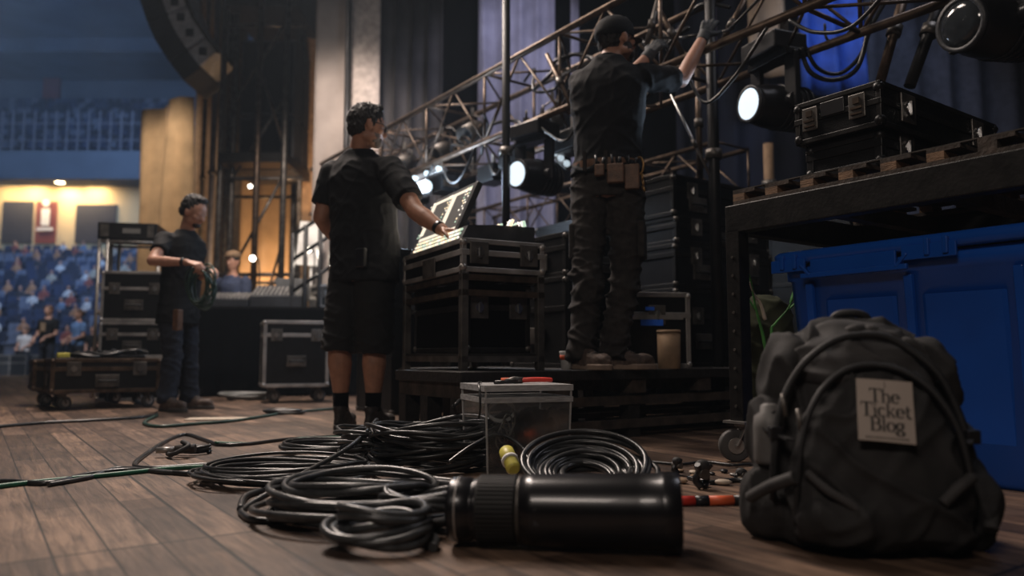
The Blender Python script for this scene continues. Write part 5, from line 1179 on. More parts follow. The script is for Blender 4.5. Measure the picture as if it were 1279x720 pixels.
# low dark fence frame right of the tower
r = thing('guard_rail', 'black guard rail frame behind the left side of the person in shorts', 'railing', P0(385, 8.2))
for px in (366, 382, 400, 414): q = MB(); q.cyl(P0(px, 8.2), P0(px, 8.2, 1.75 + (px - 366) * .006), .025, .025, 10); q.build('post', 'black_metal', r, world=True)
for z in (1.1, 1.45, 1.72): q = MB(); q.cyl(P0(364, 8.2, z), P0(416, 8.2, z + .3), .02, .02, 10); q.build('rail', 'black_metal', r, world=True)
# dolly
dc = P0(72, 5.87); Wd, Dd = .78, .62
r = flight_case('dolly_case', 'open worn flight case tray on casters at the left, filled with gear', at_corner(72, 300, 5.87, Wd, Dd, R0), R0, Wd, Dd, .27, lid=.30, wheels=.13, trim='steel_warm', latches=2, t=.030)
WDm = WM[r.name]
r2 = flight_case('dolly_case', 'second worn tray case on casters standing behind the left end of the first', tuple(WDm @ Vector((-.12, Dd / 2 + .24, 0))), R0, .70, .44, .26, lid=.30, wheels=.13, trim='steel_warm', latches=2)
random.seed(4)
for i in range(5):
    c = WDm @ Vector((-.16 + .09 * i, -.02 + .05 * (i % 2), .425)); q = MB()
    q.tube([c + Vector((cos(t) * (.17 - .01 * i), sin(t) * .13, .012 * sin(3 * t + i) + .008 * i)) for t in [2 * pi * j / 24 for j in range(24)]], .014, 6, True)
    tag(q.build('cable_coil', 'cable'), 'black cable coil lying in the open tray case at left', 'cable', 'cable coils in the left tray case')
q = MB(); q.box(WDm @ Vector((.05, 0, .415)), (.5, .3, .03), Matrix.Rotation(R0, 3, 'Z')); tag(q.build('equipment_tray', 'black_plastic', bevel=.008), 'flat black tray under the cables in the left case', 'tray')
q = MB(); q.box(WDm @ Vector((-.30, -.18, .425)), (.09, .05, .04), Matrix.Rotation(R0, 3, 'Z')); tag(q.build('tape_roll_box', 'yellow', bevel=.008), 'small yellow box at the left edge of the open tray case', 'box')
# rack tower left
r = thing('equipment_stand', 'tall grey metal stand with open shelf bars left of the young person', 'stand', P0(160, 7.8), radians(12))
Ls = lambda x, y, z: WM[r.name] @ Vector((x, y, z))
for x in (-.27, -.19, .30):
    for y in (0, .4): q = MB(); q.cyl(Ls(x, y, 0), Ls(x, y, 1.62), .017, .017, 10); q.build('post', 'alu', r, world=True)
for z in (.3, .85, 1.15, 1.60):
    q = MB()
    for y in (0, .4): q.cyl(Ls(-.27, y, z), Ls(.30, y, z), .014, .014, 8)
    q.build('shelf_bar', 'alu', r, world=True)
u = thing('rack_unit', 'black rack unit sitting on top of the tall grey stand', 'rack unit', Ls(0, .2, 1.625), radians(12))
q = MB(); q.bb(-.29, .28, -.22, .22, 0, .17); q.build('housing', 'black_metal', u, bevel=.01); q = MB(); q.bb(-.26, -.18, -.235, -.22, .02, .15); q.build('rack_ear', 'alu_dark', u); q = MB(); q.bb(.19, .25, -.235, -.22, .02, .15); q.build('rack_ear', 'alu_dark', u)
q = MB(); q.bb(-.05, .12, -.228, -.22, .06, .11); q.build('display', 'screen_dark', u)
for i, (z, h_) in enumerate(((0, .40), (.402, .34), (.744, .48))):
    flight_case('flight_case', ('bottom', 'middle', 'top')[i] + ' blue black flight case of the stack behind the young person', P0(183, 7.45, z), radians(8), .60, .55, h_, trim='alu', latches=2, side_handle=False, body='black_lam')
# flight case with silver edges, mid
cfc = at_corner(343, 300, 6.75, .56, .42, R0)
flight_case('flight_case', 'silver-edged black flight case on casters between the cloth table and the person in shorts', cfc, R0 - radians(14), .58, .42, .60, lid=.22, wheels=.14, trim='alu', latches=2, front_handles=1, t=.032)
flight_case('flight_case', 'small pale trimmed case standing upright on the cloth table beside the person in shorts', P0(402, 8.35, .94), R0, .14, .3, .26, trim='alu', latches=1, handle=False, side_handle=False)
# table with black cloth
Tt = P0(330, 8.0); r = thing('cloth_table', 'long table covered with black cloth carrying mixers, behind the flight case', 'table', Tt, radians(8))
q = MB(); q.bb(-.80, .95, 0, .75, .90, .935); q.build('tabletop', 'black_wood', r, bevel=.004)
q = MB(); n = 120; per = []
for i in range(n):
    s = i / n * 4
    if s < 1: p = (-.80 + 1.75 * s, 0)
    elif s < 2: p = (.95, .75 * (s - 1))
    elif s < 3: p = (.95 - 1.75 * (s - 2), .75)
    else: p = (-.80, .75 - .75 * (s - 3))
    per.append(p)
rg = []
for z in (0.02, .3, .6, .90, .94):
    k = (1 - z / .94); rg.append([Vector((x + .05 * k * sin(i * 1.3) * .5 + (.03 * k if x > 0 else -.03 * k), y - .035 * k * (1 + sin(i * 1.7)) * (1 if y < .1 else -1), z)) for i, (x, y) in enumerate(per)])
q.loft(rg); q.build('table_skirt', 'cloth_black', r)
Wt = WM[r.name]
def mixer(label, x, y, w_, d_, h_, m='dark_plastic', seed=0):
    t = thing('audio_mixer', label, 'mixer', Wt @ Vector((x, y, .942)), radians(8)); q = MB()
    q.loft([[Vector((X, Y_, Z)) for Y_, Z in ((-d_ / 2, 0), (d_ / 2, 0), (d_ / 2, h_), (-d_ / 2, h_ * .45))] for X in (-w_ / 2, w_ / 2)], False); q.build('body', m, t, bevel=.004); random.seed(seed)
    q = MB()
    for i in range(12):
        for j in range(4): X = -w_ / 2 + (i + .5) * w_ / 12; Y_ = -d_ / 2 + (j + .6) * d_ / 5; q.cyl((X, Y_, h_ * (.45 + .55 * (j + .6) / 5)), (X, Y_, h_ * (.45 + .55 * (j + .6) / 5) + .018), .010, .008, 8)
    q.build('knobs', 'alu', t)
mixer('low dark audio mixer at the left end of the cloth table', -.42, .30, .5, .36, .18, seed=1)
mixer('larger dark mixer on the cloth table left of the person in shorts', .12, .34, .55, .40, .27, seed=2)
mixer('small mixer on the right end of the cloth table', .66, .30, .40, .32, .20, 'alu_dark', seed=3)
def laptop(label, x, y, h_=.26, w_=.38, m='cloth_purple'):
    t = thing('monitor_screen', label, 'monitor', Wt @ Vector((x, y, .94)), radians(8)); q = MB(); q.box((0, 0, .10 + h_ / 2), (w_, .03, h_), Matrix.Rotation(radians(-8), 3, 'X')); q.build('display', 'dark_plastic', t, bevel=.006)
    q = MB(); q.cyl((0, .02, 0), (0, .02, .14), .02, .016, 10); q.bb(-.1, .1, -.05, .1, 0, .012); q.build('stand', 'dark_plastic', t)
laptop('flat dark monitor back rising from the cloth table left of the person in shorts', .22, .60)
laptop('smaller dark monitor back at the right end of the cloth table', .72, .62, .20, .26)
# small work lamps
def work_lamp(label, c, power, k=1.0, col=(1, .95, .85), m='lamp_soft', end=None):
    c = Vector(c); r = thing('work_lamp', label, 'lamp', c); q = MB(); ax = Vector((-.1, -1, -.15)).normalized(); q.lathe(c - ax * .07, ax, [(0, .01), (.01, .03 * k), (.06, .05 * k), (.075, .05 * k), (.075, .04 * k)], 16); q.build('shade', 'black_metal', r, world=True)
    q = MB(); q.ell(c + ax * .01, .036 * k); q.build('bulb', m, r, world=True)
    q = MB(); q.tube(catmull([c - ax * .06, c + Vector((.03, .12, -.05 if end is None else .05)), (end if end is not None else Vector((c.x + .04, c.y + .14, .94)))], 5), .008, 6); q.build('gooseneck', 'black_metal', r, world=True)
M['lamp_warmw'] = emis('lamp_bulb_warm', (1.0, .9, .75), 9)
work_lamp('small round work lamp shining right of the cap of the technician behind the table', P(316, 323, 8.4), 3, .95, m='lamp_warmw')
work_lamp('bright work lamp behind the left hip of the person in shorts', P(386, 312, 8.5), 8, .9, m='lamp_warmw')
work_lamp('tiny lamp high in the base of the scaffold tower', P(313, 233, 10.75), 1, .8, m='lamp_warmw', end=P0(313, 10.98, 3.02))
for px, py, Y, e in ((386, 312, 8.3, 10), (318, 323, 8.2, 2)):
    l = bpy.data.lights.new('work_lamp_glow', 'POINT'); l.energy = e; l.color = (1, .88, .72); l.shadow_soft_size = .05; o = bpy.data.objects.new('work_lamp_glow', l); COL.objects.link(o); o.location = P(px, py, Y)
# white board added to stand in for the bright glare behind
q = MB(); a = P(388, 305, 8.9); q.box(a, (.30, .03, .52), Matrix.Rotation(radians(5), 3, 'Y')); q.cyl(Vector((a.x, a.y + .05, 0)), a + Vector((0, .03, .2)), .015, .015, 8); t = tag(q.build('glare_board', 'white', bevel=.004), 'added pale board standing in for the glare left of the person in shorts', 'board')
# people in the background
def tech():
    p = P0(292, 9.1); r, q, R = bg_person('person in dark blue shirt and cap bent over the mixers behind the cloth table', p.x, p.y, 0, radians(165), 'denim_shirt', 'denim_dark', 1.66, arm=.5, vox=.02)
    m = MB(); m.ell(q(0, .0, 1.75), (.088, .105, .06), R); m.ell(q(0, .10, 1.725), (.06, .06, .012), R); m.build('cap', 'tan_card', r, world=True)
M['denim_shirt'] = mat('blue_work_shirt', (.035, .05, .10), .85, var=.3)
M['shirt_white'] = mat('white_shirt', (.55, .52, .52), .85, var=.1)
M['shirt_blue'] = mat('pale_blue_shirt', (.12, .22, .42), .85, var=.2)
M['hair_brown'] = mat('brown_hair', (.12, .06, .035), .7, var=.3)
tech()
p = P0(66, 17.6); bg_person('standing person in black T-shirt with a pale print, far left behind the tray case', p.x, p.y, -.25, radians(170), 'shirt_black', 'denim_dark', 1.85, hairm='hair_brown')
r_ = [o for o in bpy.data.objects if o.name.startswith('person') and o.get('label', '').startswith('standing person in black T')][0]
q = MB(); q.box(WM[r_.name] @ Vector((0, .155, 1.33)), (.12, .02, .20)); q.build('shirt_print', 'tan_card', r_, world=True, bevel=.01)
p = P0(104, 18.3); bg_person('standing person in pale blue shirt, right one of the pair behind the tray case', p.x, p.y, -.25, radians(150), 'shirt_blue', 'denim_dark', 1.80, hairm='hair_brown')
p = P0(38, 25.0); bg_person('person in white shirt and dark trousers standing far left on the arena floor', p.x, p.y, -.25, radians(180), 'shirt_white', 'denim_dark', 1.62)
p = P0(122, 22.0); bg_person('person in dark top standing behind the pale blue shirt, close to the grey stand', p.x, p.y, -.25, radians(190), 'shirt_black', 'denim_dark', 1.55)
for i, (px, Y, lab) in enumerate(((8, 24, 'low pale crate at the far left on the arena floor'), (52, 26, 'low pale crate between the white shirt and the black T-shirt person'))):
    flight_case('road_case', lab, P0(px, Y, -.25), 0, 1.2, .8, .7, trim='alu', body='dark_plastic', latches=2, side_handle=False)

# ================================================================== PEOPLE
build_console_man()
build_rigger()
build_wrangler()

# ================================================================== FLOOR CABLES
def G(px, py, r_=.008, lift=0): f = F(px, py); f.z = r_ + lift; return f
def coil(label, px, py, rad, loops, cr, hgt, m='cable', seed=0, ecc=.85, rot=0.0, tail=None, group=None, jit=.25, name='cable_coil', n=20):
    random.seed(seed); c = F(px, py); pts = []; N = loops * n; dx = dy = 0; R_ = rad; e = ecc; rr_ = rot; z = cr; tz = cr
    ca, sa = 0, 0
    params = [(random.uniform(1 - jit, 1), random.uniform(-jit, jit) * rad * .35, random.uniform(-jit, jit) * rad * .35, random.uniform(ecc - .12, ecc + .1), rot + random.uniform(-.4, .4), cr + hgt * (k / max(1, loops - 1)) ** .8 * random.uniform(.6, 1.1)) for k in range(loops + 1)]
    for i in range(N):
        k = i // n; f = (i % n) / n; A, B_ = params[k], params[k + 1]; g = [a + (b - a) * f for a, b in zip(A, B_)]
        t = 2 * pi * i / n; x = cos(t) * rad * g[0]; y = sin(t) * rad * g[0] * g[3]
        X = x * cos(g[4]) - y * sin(g[4]) + g[1]; Y = x * sin(g[4]) + y * cos(g[4]) + g[2]
        z = g[5] + hgt * .12 * sin(2.0 * t + k * 1.3) ; pts.append(Vector((c.x + X, c.y + Y, max(cr, z))))
    if tail: pts += [G(a, b, cr) for a, b in tail]
    q = MB(); q.tube(catmull(pts, 3), cr, 8); return tag(q.build(name, m), label, 'cable', group)
coil('tall coil of black cable in front of the left side of the clear plastic box', 546, 583, .27, 22, .0082, .17, seed=1, ecc=.85)
coil('coil of grey black cable heaped between the clear box and the middle coil', 500, 575, .27, 12, .0072, .13, 'cable_grey', seed=2, ecc=.8)
coil('loose spread coil of thin black cable left of the middle heap', 356, 600, .31, 14, .0060, .05, seed=3, ecc=.75, jit=.35)
coil('rounder black coil behind the loose spread coil, near the shoes of the person in shorts', 418, 563, .23, 7, .0085, .035, seed=4, ecc=.9, jit=.2)
coil('wide flat coil of thick black cable in front, reaching left under the lens barrel', 448, 645, .29, 14, .0088, .075, 'cable_grey', seed=5, ecc=.75, jit=.4)
coil('small nearest loops of thick grey black cable, left of the lens barrel', 474, 684, .13, 6, .0100, .07, 'cable_grey', seed=6, ecc=.75, jit=.45)
coil('small second knot of black cable partly under the lens barrel end', 540, 660, .15, 8, .0088, .09, seed=16, ecc=.75, jit=.4)
# big bundled coil right of the yellow connector: arcs standing up like a dome
def dome():
    random.seed(9); c = F(735, 618); pts = []; cr = .0088; n = 22; L = 26; ph = [(random.uniform(.08, .20), random.uniform(-.03, .03), random.uniform(-.02, .02), random.uniform(12, 26), random.uniform(-.05, .05)) for _ in range(L + 1)]
    for i in range(L * n):
        k = i // n; f = (i % n) / n; t = 2 * pi * i / n; g = [a + (b - a) * f for a, b in zip(ph[k], ph[k + 1])]; tl_ = radians(g[3])
        y = sin(t) * g[0] * .9; z = cr + .012 + (y + g[0] * .9) * sin(tl_) + .02 * (k % 3) / 3
        pts.append(Vector((c.x + cos(t + g[4]) * g[0] * 1.0 + g[1], c.y + y * cos(tl_) + g[2], max(cr, z))))
    q = MB(); q.tube(catmull(pts, 2), cr, 8); tag(q.build('cable_coil', 'cable'), 'thick dome-shaped coil of black cable directly behind the lens barrel', 'cable')
dome()
# long runs
cable('long dark green cable running in from the left edge to the coils, lower one', [G(-60, 622), G(0, 611), G(70, 603), G(140, 596), G(230, 587), G(300, 586), G(370, 585), G(450, 580)], .0085, 'cable_green')
cable('long black cable lying beside the lower green one at the left edge', [G(-60, 612), G(0, 605), G(60, 607), G(110, 596), G(170, 590), G(250, 596), G(330, 592), G(420, 578)], .009, 'cable')
cable('black cable twisted over the green one, running to the middle coils', [G(60, 609), G(110, 600), G(150, 588), G(220, 594), G(300, 590), G(400, 594), G(480, 585)], .008, 'cable_grey')
cable('thick black cable making a pointed bend round the loose connector', [G(560, 574), G(500, 570), G(420, 577), G(340, 580), G(250, 584), G(190, 588), G(168, 584), G(182, 570), G(210, 552), G(232, 545), G(256, 552), G(275, 558), G(310, 557), G(360, 551), G(410, 548), G(470, 545)], .009, 'cable')
cable('green cable showing beside the thick black one behind the loose connector', [G(268, 558, .006, .012), G(312, 556), G(358, 551), G(405, 549), G(450, 546), G(500, 540)], .006, 'cable_green')
cable('dark cable lying across the floor at the far left, in front of the tray case', [G(-60, 540), G(0, 535), G(60, 530), G(120, 527), G(178, 523), G(196, 519)], .012, 'cable')
cable('dark green cable looping in front of the shoes of the young person', [G(196, 521), G(180, 530), G(198, 535), G(240, 532), G(290, 528), G(330, 522), G(360, 517), G(400, 514), G(420, 512)], .012, 'cable_green_dark')
cable('thin black cable curving beside the right side of the clear box', [G(700, 530), G(712, 540), G(722, 548), G(742, 548), G(738, 556), G(720, 552), G(700, 560)], .006)
cable('black cable arching over the left wall of the clear box bottom', [G(560, 600, .008, .05), G(590, 596, .008, .10), G(622, 592, .008, .13), G(652, 600, .008, .10), G(668, 612, .008, .03)], .007)
cable('grey black cable trailing from the coils towards the lens barrel base', [G(300, 640), G(310, 622), G(360, 612), G(430, 610), G(500, 604), G(560, 606)], .010, 'cable_grey')
cable('black cable stretched diagonally over the front coils', [G(470, 560, .008, .12), G(440, 590, .008, .09), G(380, 615, .008, .05), G(310, 636), G(305, 648), G(330, 655), G(420, 650), G(520, 640)], .009, 'cable')
cable('cable rising over the riser edge left of the clear box', [G(520, 545), G(545, 540), G(560, 525, .006, .05), G(570, 520, .006, .12), P(566, 508, 3.3), P(574, 500, 3.3)], .007)
coil('small far pile of grey cable by the casters of the silver-edged case', 306, 500, .26, 9, .013, .05, mat('pale_cable', (.17, .18, .18), .5), seed=12, jit=.4, ecc=.6)
coil('thin loop of cable near the loose connector', 240, 567, .09, 3, .006, .02, seed=13)
coil('small thin cable pile on the floor right of the silver-edged case', 355, 518, .16, 4, .010, .02, seed=14, ecc=.5)
# loose connector
c0 = F(222, 572); r = thing('cable_connector', 'small metal plug connector lying beside the thin cable loop', 'connector', c0)
for a, b, r1, m in (((-.09, 0, .03), (-.02, .02, .03), .013, 'alu'), ((-.02, .02, .03), (.06, .03, .035), .018, 'alu_dark')):
    q = MB(); q.cyl(c0 + Vector(a), c0 + Vector(b), r1, r1, 14); q.build('plug_shell' if m == 'alu' else 'grip', m, r, world=True)
q = MB(); q.tube(catmull([c0 + Vector((-.05, .02, .014)), c0 + Vector((0, -.05, .02)), c0 + Vector((.05, -.02, .05)), c0 + Vector((0, .04, .06))], 5), .010, 8); q.build('plug_tail', 'rubber', r, world=True)
# sheet on the floor
f = F(275, 524); q = MB(); q.box(f + Vector((0, 0, .004)), (.42, .16, .006), Matrix.Rotation(radians(8), 3, 'Z')); tag(q.build('paper_sheet', 'tape_beige', bevel=.002), 'pale flat sheet lying on the floor right of the young person shoes', 'sheet')
# ---- clear box with contents
def clear_box():
    bc = F(640, 588); w_, d_, h_ = .335, .30, .315; bc = Vector((.012, 2.93, 0)); rz = radians(20); r = thing('clear_box', 'clear plastic storage box holding cables, beside the cable coils', 'storage box', bc, rz); t = .003
    x, y = w_ / 2, d_ / 2; q = MB(); k = .93
    def sq(z, s, o=0): return [Vector((a * (x * s - o), b * (y * s - o), z)) for a, b in ((-1, -1), (1, -1), (1, 1), (-1, 1))]
    q.loft([sq(0, k), sq(h_ * .86, .985), sq(h_ * .86, .985, t), sq(t, k, t)], False); q.build('wall', 'clear', r)
    q = MB(); q.loft([sq(h_ * .80, 1.0), sq(h_ * .80, 1.03), sq(h_ * .86, 1.03), sq(h_ * .86, 1.0)], False)
    q.loft([sq(h_ * .93, .99), sq(h_ * .93, 1.035), sq(h_, 1.035), sq(h_, .99)], False); q.build('rim', clearmat('frosted_rim', (.8, .8, .8), .35, .2, .5), r)
    for a, b in ((-1, -1), (1, -1), (1, 1), (-1, 1)): q = MB(); q.bar((a * x * k, b * y * k, 0), (a * x, b * y, h_), .006); q.build('corner_edge', 'rim_clear', r)
    q = MB(); q.bb(-x * .99, x * .99, -y * .99, y * .99, h_ - .010, h_ - .006); q.build('lid_sheet', 'clear', r)
    return bc, rz, r, h_
M['rim_clear'] = clearmat('edge_clear', (.8, .8, .8), .4, .2, .5)
bc, rz, cb, ch = clear_box(); WB = WM[cb.name]
random.seed(17); pts = []
for i in range(80): t = 2 * pi * i / 16; pts.append(WB @ Vector((-.085 + .030 * cos(t) + .01 * random.uniform(-1, 1), -.02 + .05 * sin(t * .5), .07 + .07 * sin(t) + .0006 * i)))
q = MB(); q.tube(catmull(pts, 3), .005, 6); tag(q.build('cable_coil', 'cable'), 'bundle of black cable inside the left side of the clear box', 'cable')
pts = [WB @ Vector((-.09 + .05 * cos(t), -.10, .215 + .035 * sin(t) + .004 * j)) for j in range(3) for t in [2 * pi * i / 18 for i in range(18)]]
q = MB(); q.tube(catmull(pts, 2), .004, 6); tag(q.build('cable_coil', 'white'), 'loop of pale white cable high in the left side of the clear box', 'cable')
pts = []
for i in range(60): t = 2 * pi * i / 14; pts.append(WB @ Vector((-.10 + .02 * cos(t) + .0007 * i, -.11, .10 + .0016 * i + .035 * sin(t))))
q = MB(); q.tube(catmull(pts, 2), .0035, 6); tag(q.build('chain_cable', mat('silver_chain', (.35, .33, .30), .35, .8)), 'twisted silver grey cable leaning inside the clear box', 'cable')
c = WB @ Vector((.07, -.02, .006)); q = MB(); q.loft([ring(c + Vector((0, 0, z)), a, b_, Matrix.Rotation(rz, 3, 'Z'), 20) for z, a, b_ in ((0, .065, .06), (.02, .075, .07), (.17, .072, .066), (.20, .05, .05), (.215, .02, .02))])
tag(remesh(q, 'cable_bag', 'cloth_black', .006, 2, wrinkle(.010, (30, 30, 30))), 'black bundle standing inside the right side of the clear box', 'bag')
for i in range(4):
    q = MB(); q.tube([c + Vector((.06 + .004 * i, -.05 + .02 * i, .10)) + Vector((.03 * cos(t), .012 * sin(t), .09 * sin(t) + .01 * i)) for t in [2 * pi * j / 20 for j in range(20)]], .004, 6, True)
    tag(q.build('cable_loop', 'cable_grey'), 'thin black cable loop hanging beside the black bundle in the clear box', 'cable', 'thin loops inside the clear box')
# pliers and tape on top
t0 = WB @ Vector((0, 0, ch + .002))
r = thing('pliers', 'red-handled pliers lying on the lid of the clear box', 'pliers', t0, rz)
for s in (-1, 1): q = MB(); q.tube(catmull([WM[r.name] @ Vector(p) for p in ((.02, .0, .010), (.06, s * .016, .012), (.11, s * .022, .012), (.145, s * .012, .010))], 5), .009, 8); q.build('handle', 'red', r, world=True)
q = MB(); q.tube([WM[r.name] @ Vector(p) for p in ((.03, 0, .010), (-.005, 0, .012), (-.04, 0, .010))], [.012, .014, .005], 8); q.build('jaw', 'alu_dark', r, world=True)
q = MB(); q.lathe(t0 + Vector((-.02, .06, 0)), Vector((0, 0, 1)), [(0, .022), (0, .035), (.018, .035), (.018, .022)], 20); tag(q.build('tape_roll', 'orange'), 'small roll of orange tape behind the pliers on the clear box', 'tape')
q = MB(); q.tube([WB @ Vector(p) for p in ((-.10, -.05, ch + .007), (.0, -.02, ch + .009))], .007, 8); tag(q.build('marker_pen', 'black_plastic'), 'black marker lying left of the pliers on the clear box', 'pen')
cable('black cable hanging over the left rim of the clear box', [WB @ Vector(p) for p in ((-.13, .02, ch + .006), (-.165, -.06, ch + .006), (-.18, -.12, ch - .02), (-.181, -.13, ch - .08), (-.180, -.11, ch - .12))], .004)
# yellow connector
a, b = F(632, 606) + Vector((0, 0, .11)), F(648, 616) + Vector((0, 0, .035)); r = thing('yellow_connector', 'pale yellow cable connector between the clear box and the domed coil', 'connector', F(640, 612)); d = (b - a).normalized()
q = MB(); q.lathe(a, d, [(0, .018), (.004, .024), (.05, .026), (.055, .022), (.10, .024), (.11, .016)], 20); q.build('shell', 'yellow', r, world=True); q = MB(); q.lathe(a + d * .052, d, [(0, .024), (0, .028), (.012, .028), (.012, .024)], 20); q.build('ring', 'white', r, world=True)
q = MB(); q.tube(catmull([b + d * .02, b + d * .01 + Vector((0, 0, -.01)), b - d * .02 + Vector((.04, .02, -.02))], 4), .008, 8); q.build('plug_tail', 'rubber', r, world=True)
# ---- lens barrel
def lens():
    A = F(566, 686) ; A = Vector((-.135, 1.74, .079)); B_ = Vector((.362, 1.665, .0868)); ax = (B_ - A).normalized(); L = (B_ - A).length
    r = thing('lens_barrel', 'large glossy black camera lens barrel lying on the planks in front of the coils', 'lens', (A + B_) / 2 - Vector((0, 0, .083)))
    q = MB(); q.lathe(A, ax, [(0, .050), (0, .068), (.006, .070), (.045, .070), (.05, .066), (.055, .066), (.06, .070), (.065, .070)], 48); q.build('mount_ring', 'lens_body', r, world=True)
    q = MB(); q.lathe(A + ax * .018, ax, [(0, .0702), (0, .0712), (.004, .0712), (.004, .0702)], 48); q.build('bright_ring', 'alu', r, world=True)
    q = MB(); prof = [(.062, .066)]
    for i in range(14): t = .066 + i * .006; prof += [(t, .074), (t + .0035, .074), (t + .0036, .0715), (t + .0058, .0715)]
    prof += [(.152, .068)]; q.lathe(A, ax, prof, 64); grip = q.build('grip_ring', 'lens_grip', r, world=True)
    x, y, _ = basis(ax); q = MB()
    for k in range(48): a = 2 * pi * k / 48; p = A + (x * cos(a) + y * sin(a)) * .0745; q.bar(p + ax * .068, p + ax * .148, .004, .003, up=(x * cos(a) + y * sin(a)))
    q.build('grip_ribs', 'lens_grip', grip, world=True)
    q = MB(); q.lathe(A + ax * .153, ax, [(0, .070), (0, .0735), (.003, .074), (.008, .074), (.008, .072)], 48); q.build('bright_ring', 'alu_dark', r, world=True)
    q = MB(); q.lathe(A + ax * .160, ax, [(0, .070), (.002, .0765), (.03, .0785), (.25, .0815), (L - .205, .082), (L - .200, .0845), (L - .195, .0850), (L - .165, .0855), (L - .162, .083), (L - .160, .076)], 64); q.build('hood', 'lens_body', r, world=True)
    q = MB(); q.lathe(B_ - ax * .012, ax, [(0, .060), (0, .078), (.008, .080), (.011, .074), (.004, .058)], 64); q.build('front_rim', 'lens_grip', r, world=True)
    q = MB(); q.lathe(B_ - ax * .02, ax, [(0, .07), (.008, .068), (.014, .03), (.015, .004)], 40); q.build('front_glass', 'lens_dark', r, world=True)
    q = MB(); q.box(A + ax * .20 + Vector((0, -.074, .012)), (.035, .004, .012)); q.box(A + ax * .20 + Vector((0, -.075, -.012)), (.035, .004, .010)); q.build('switch', 'dark_plastic', r, world=True)
lens()
# ---- red and black pole with clamps
a, b = F(838, 632) + Vector((0, 0, .012)), F(1010, 630) + Vector((0, 0, .012)); r = thing('striped_pole', 'short pole with red and black stripes lying between lens barrel and backpack', 'pole', a - Vector((0, 0, .012))); d = (b - a).normalized(); L = (b - a).length
for i, (t0_, t1_, m) in enumerate(((0, .17, 'red'), (.17, .27, 'black_plastic'), (.27, .45, 'orange'), (.45, 1, 'black_plastic'))):
    q = MB(); q.cyl(a + d * L * t0_, a + d * L * t1_, .0145 if m != 'black_plastic' else .0150, None, 20); q.build('stripe' if i % 2 == 0 else 'dark_section', m, r, world=True)
def clamp(label, px, py, h, k=1.0, yaw=0):
    c = F(px, py); r = thing('spring_clamp', label, 'clamp', c, yaw); W = WM[r.name]
    for s in (-1, 1):
        q = MB(); q.tube(catmull([W @ Vector(p) for p in ((s * .004, 0, .008), (s * .016 * k, .01, h * .35), (s * .010 * k, .0, h * .7), (s * .020 * k, -.01, h))], 5), [.010 * k] * 8 + [.008 * k] * 8, 8); q.build('jaw', 'black_plastic', r, world=True)
    q = MB(); q.cyl(W @ Vector((0, -.018, h * .62)), W @ Vector((0, .018, h * .62)), .014 * k, .014 * k, 14); q.build('spring', 'alu_dark', r, world=True)
    q = MB(); q.ell(W @ Vector((0, 0, h * .9)), (.022 * k, .018, .018 * k)); q.build('pad', 'rubber', r, world=True)
clamp('black spring clamp standing upright right of the lens barrel', 878, 612, .080, 1.2, .3)
clamp('smaller black clamp just right of the domed coil', 846, 594, .055, .8, 1.0)
clamp('tiny black clamp next to the left side of the backpack', 926, 600, .030, .8, .5)
random.seed(31)
for i in range(14):
    f = F(848 + random.random() * 85, 588 + random.random() * 22); q = MB(); s = random.uniform(.008, .02); q.ell(f + Vector((0, 0, s * .5)), (s * 1.6, s, s * .5), Matrix.Rotation(random.random() * 3, 3, 'Z'), 8, 5)
    m = random.choice(['tape_beige', 'tan_card', 'white', 'black_plastic', 'alu']); tag(q.build('cable_tie_scrap', m), 'small scrap among the litter between the lens barrel and the backpack', 'scrap', 'litter scraps beside the clamps')
cable('thin black cable lying through the litter left of the backpack', [G(815, 580), G(850, 583), G(880, 580), G(915, 584), G(945, 583), G(990, 590)], .006)
cable('short black cable end right of the clamps', [G(860, 600), G(890, 606), G(920, 603), G(950, 608)], .008)

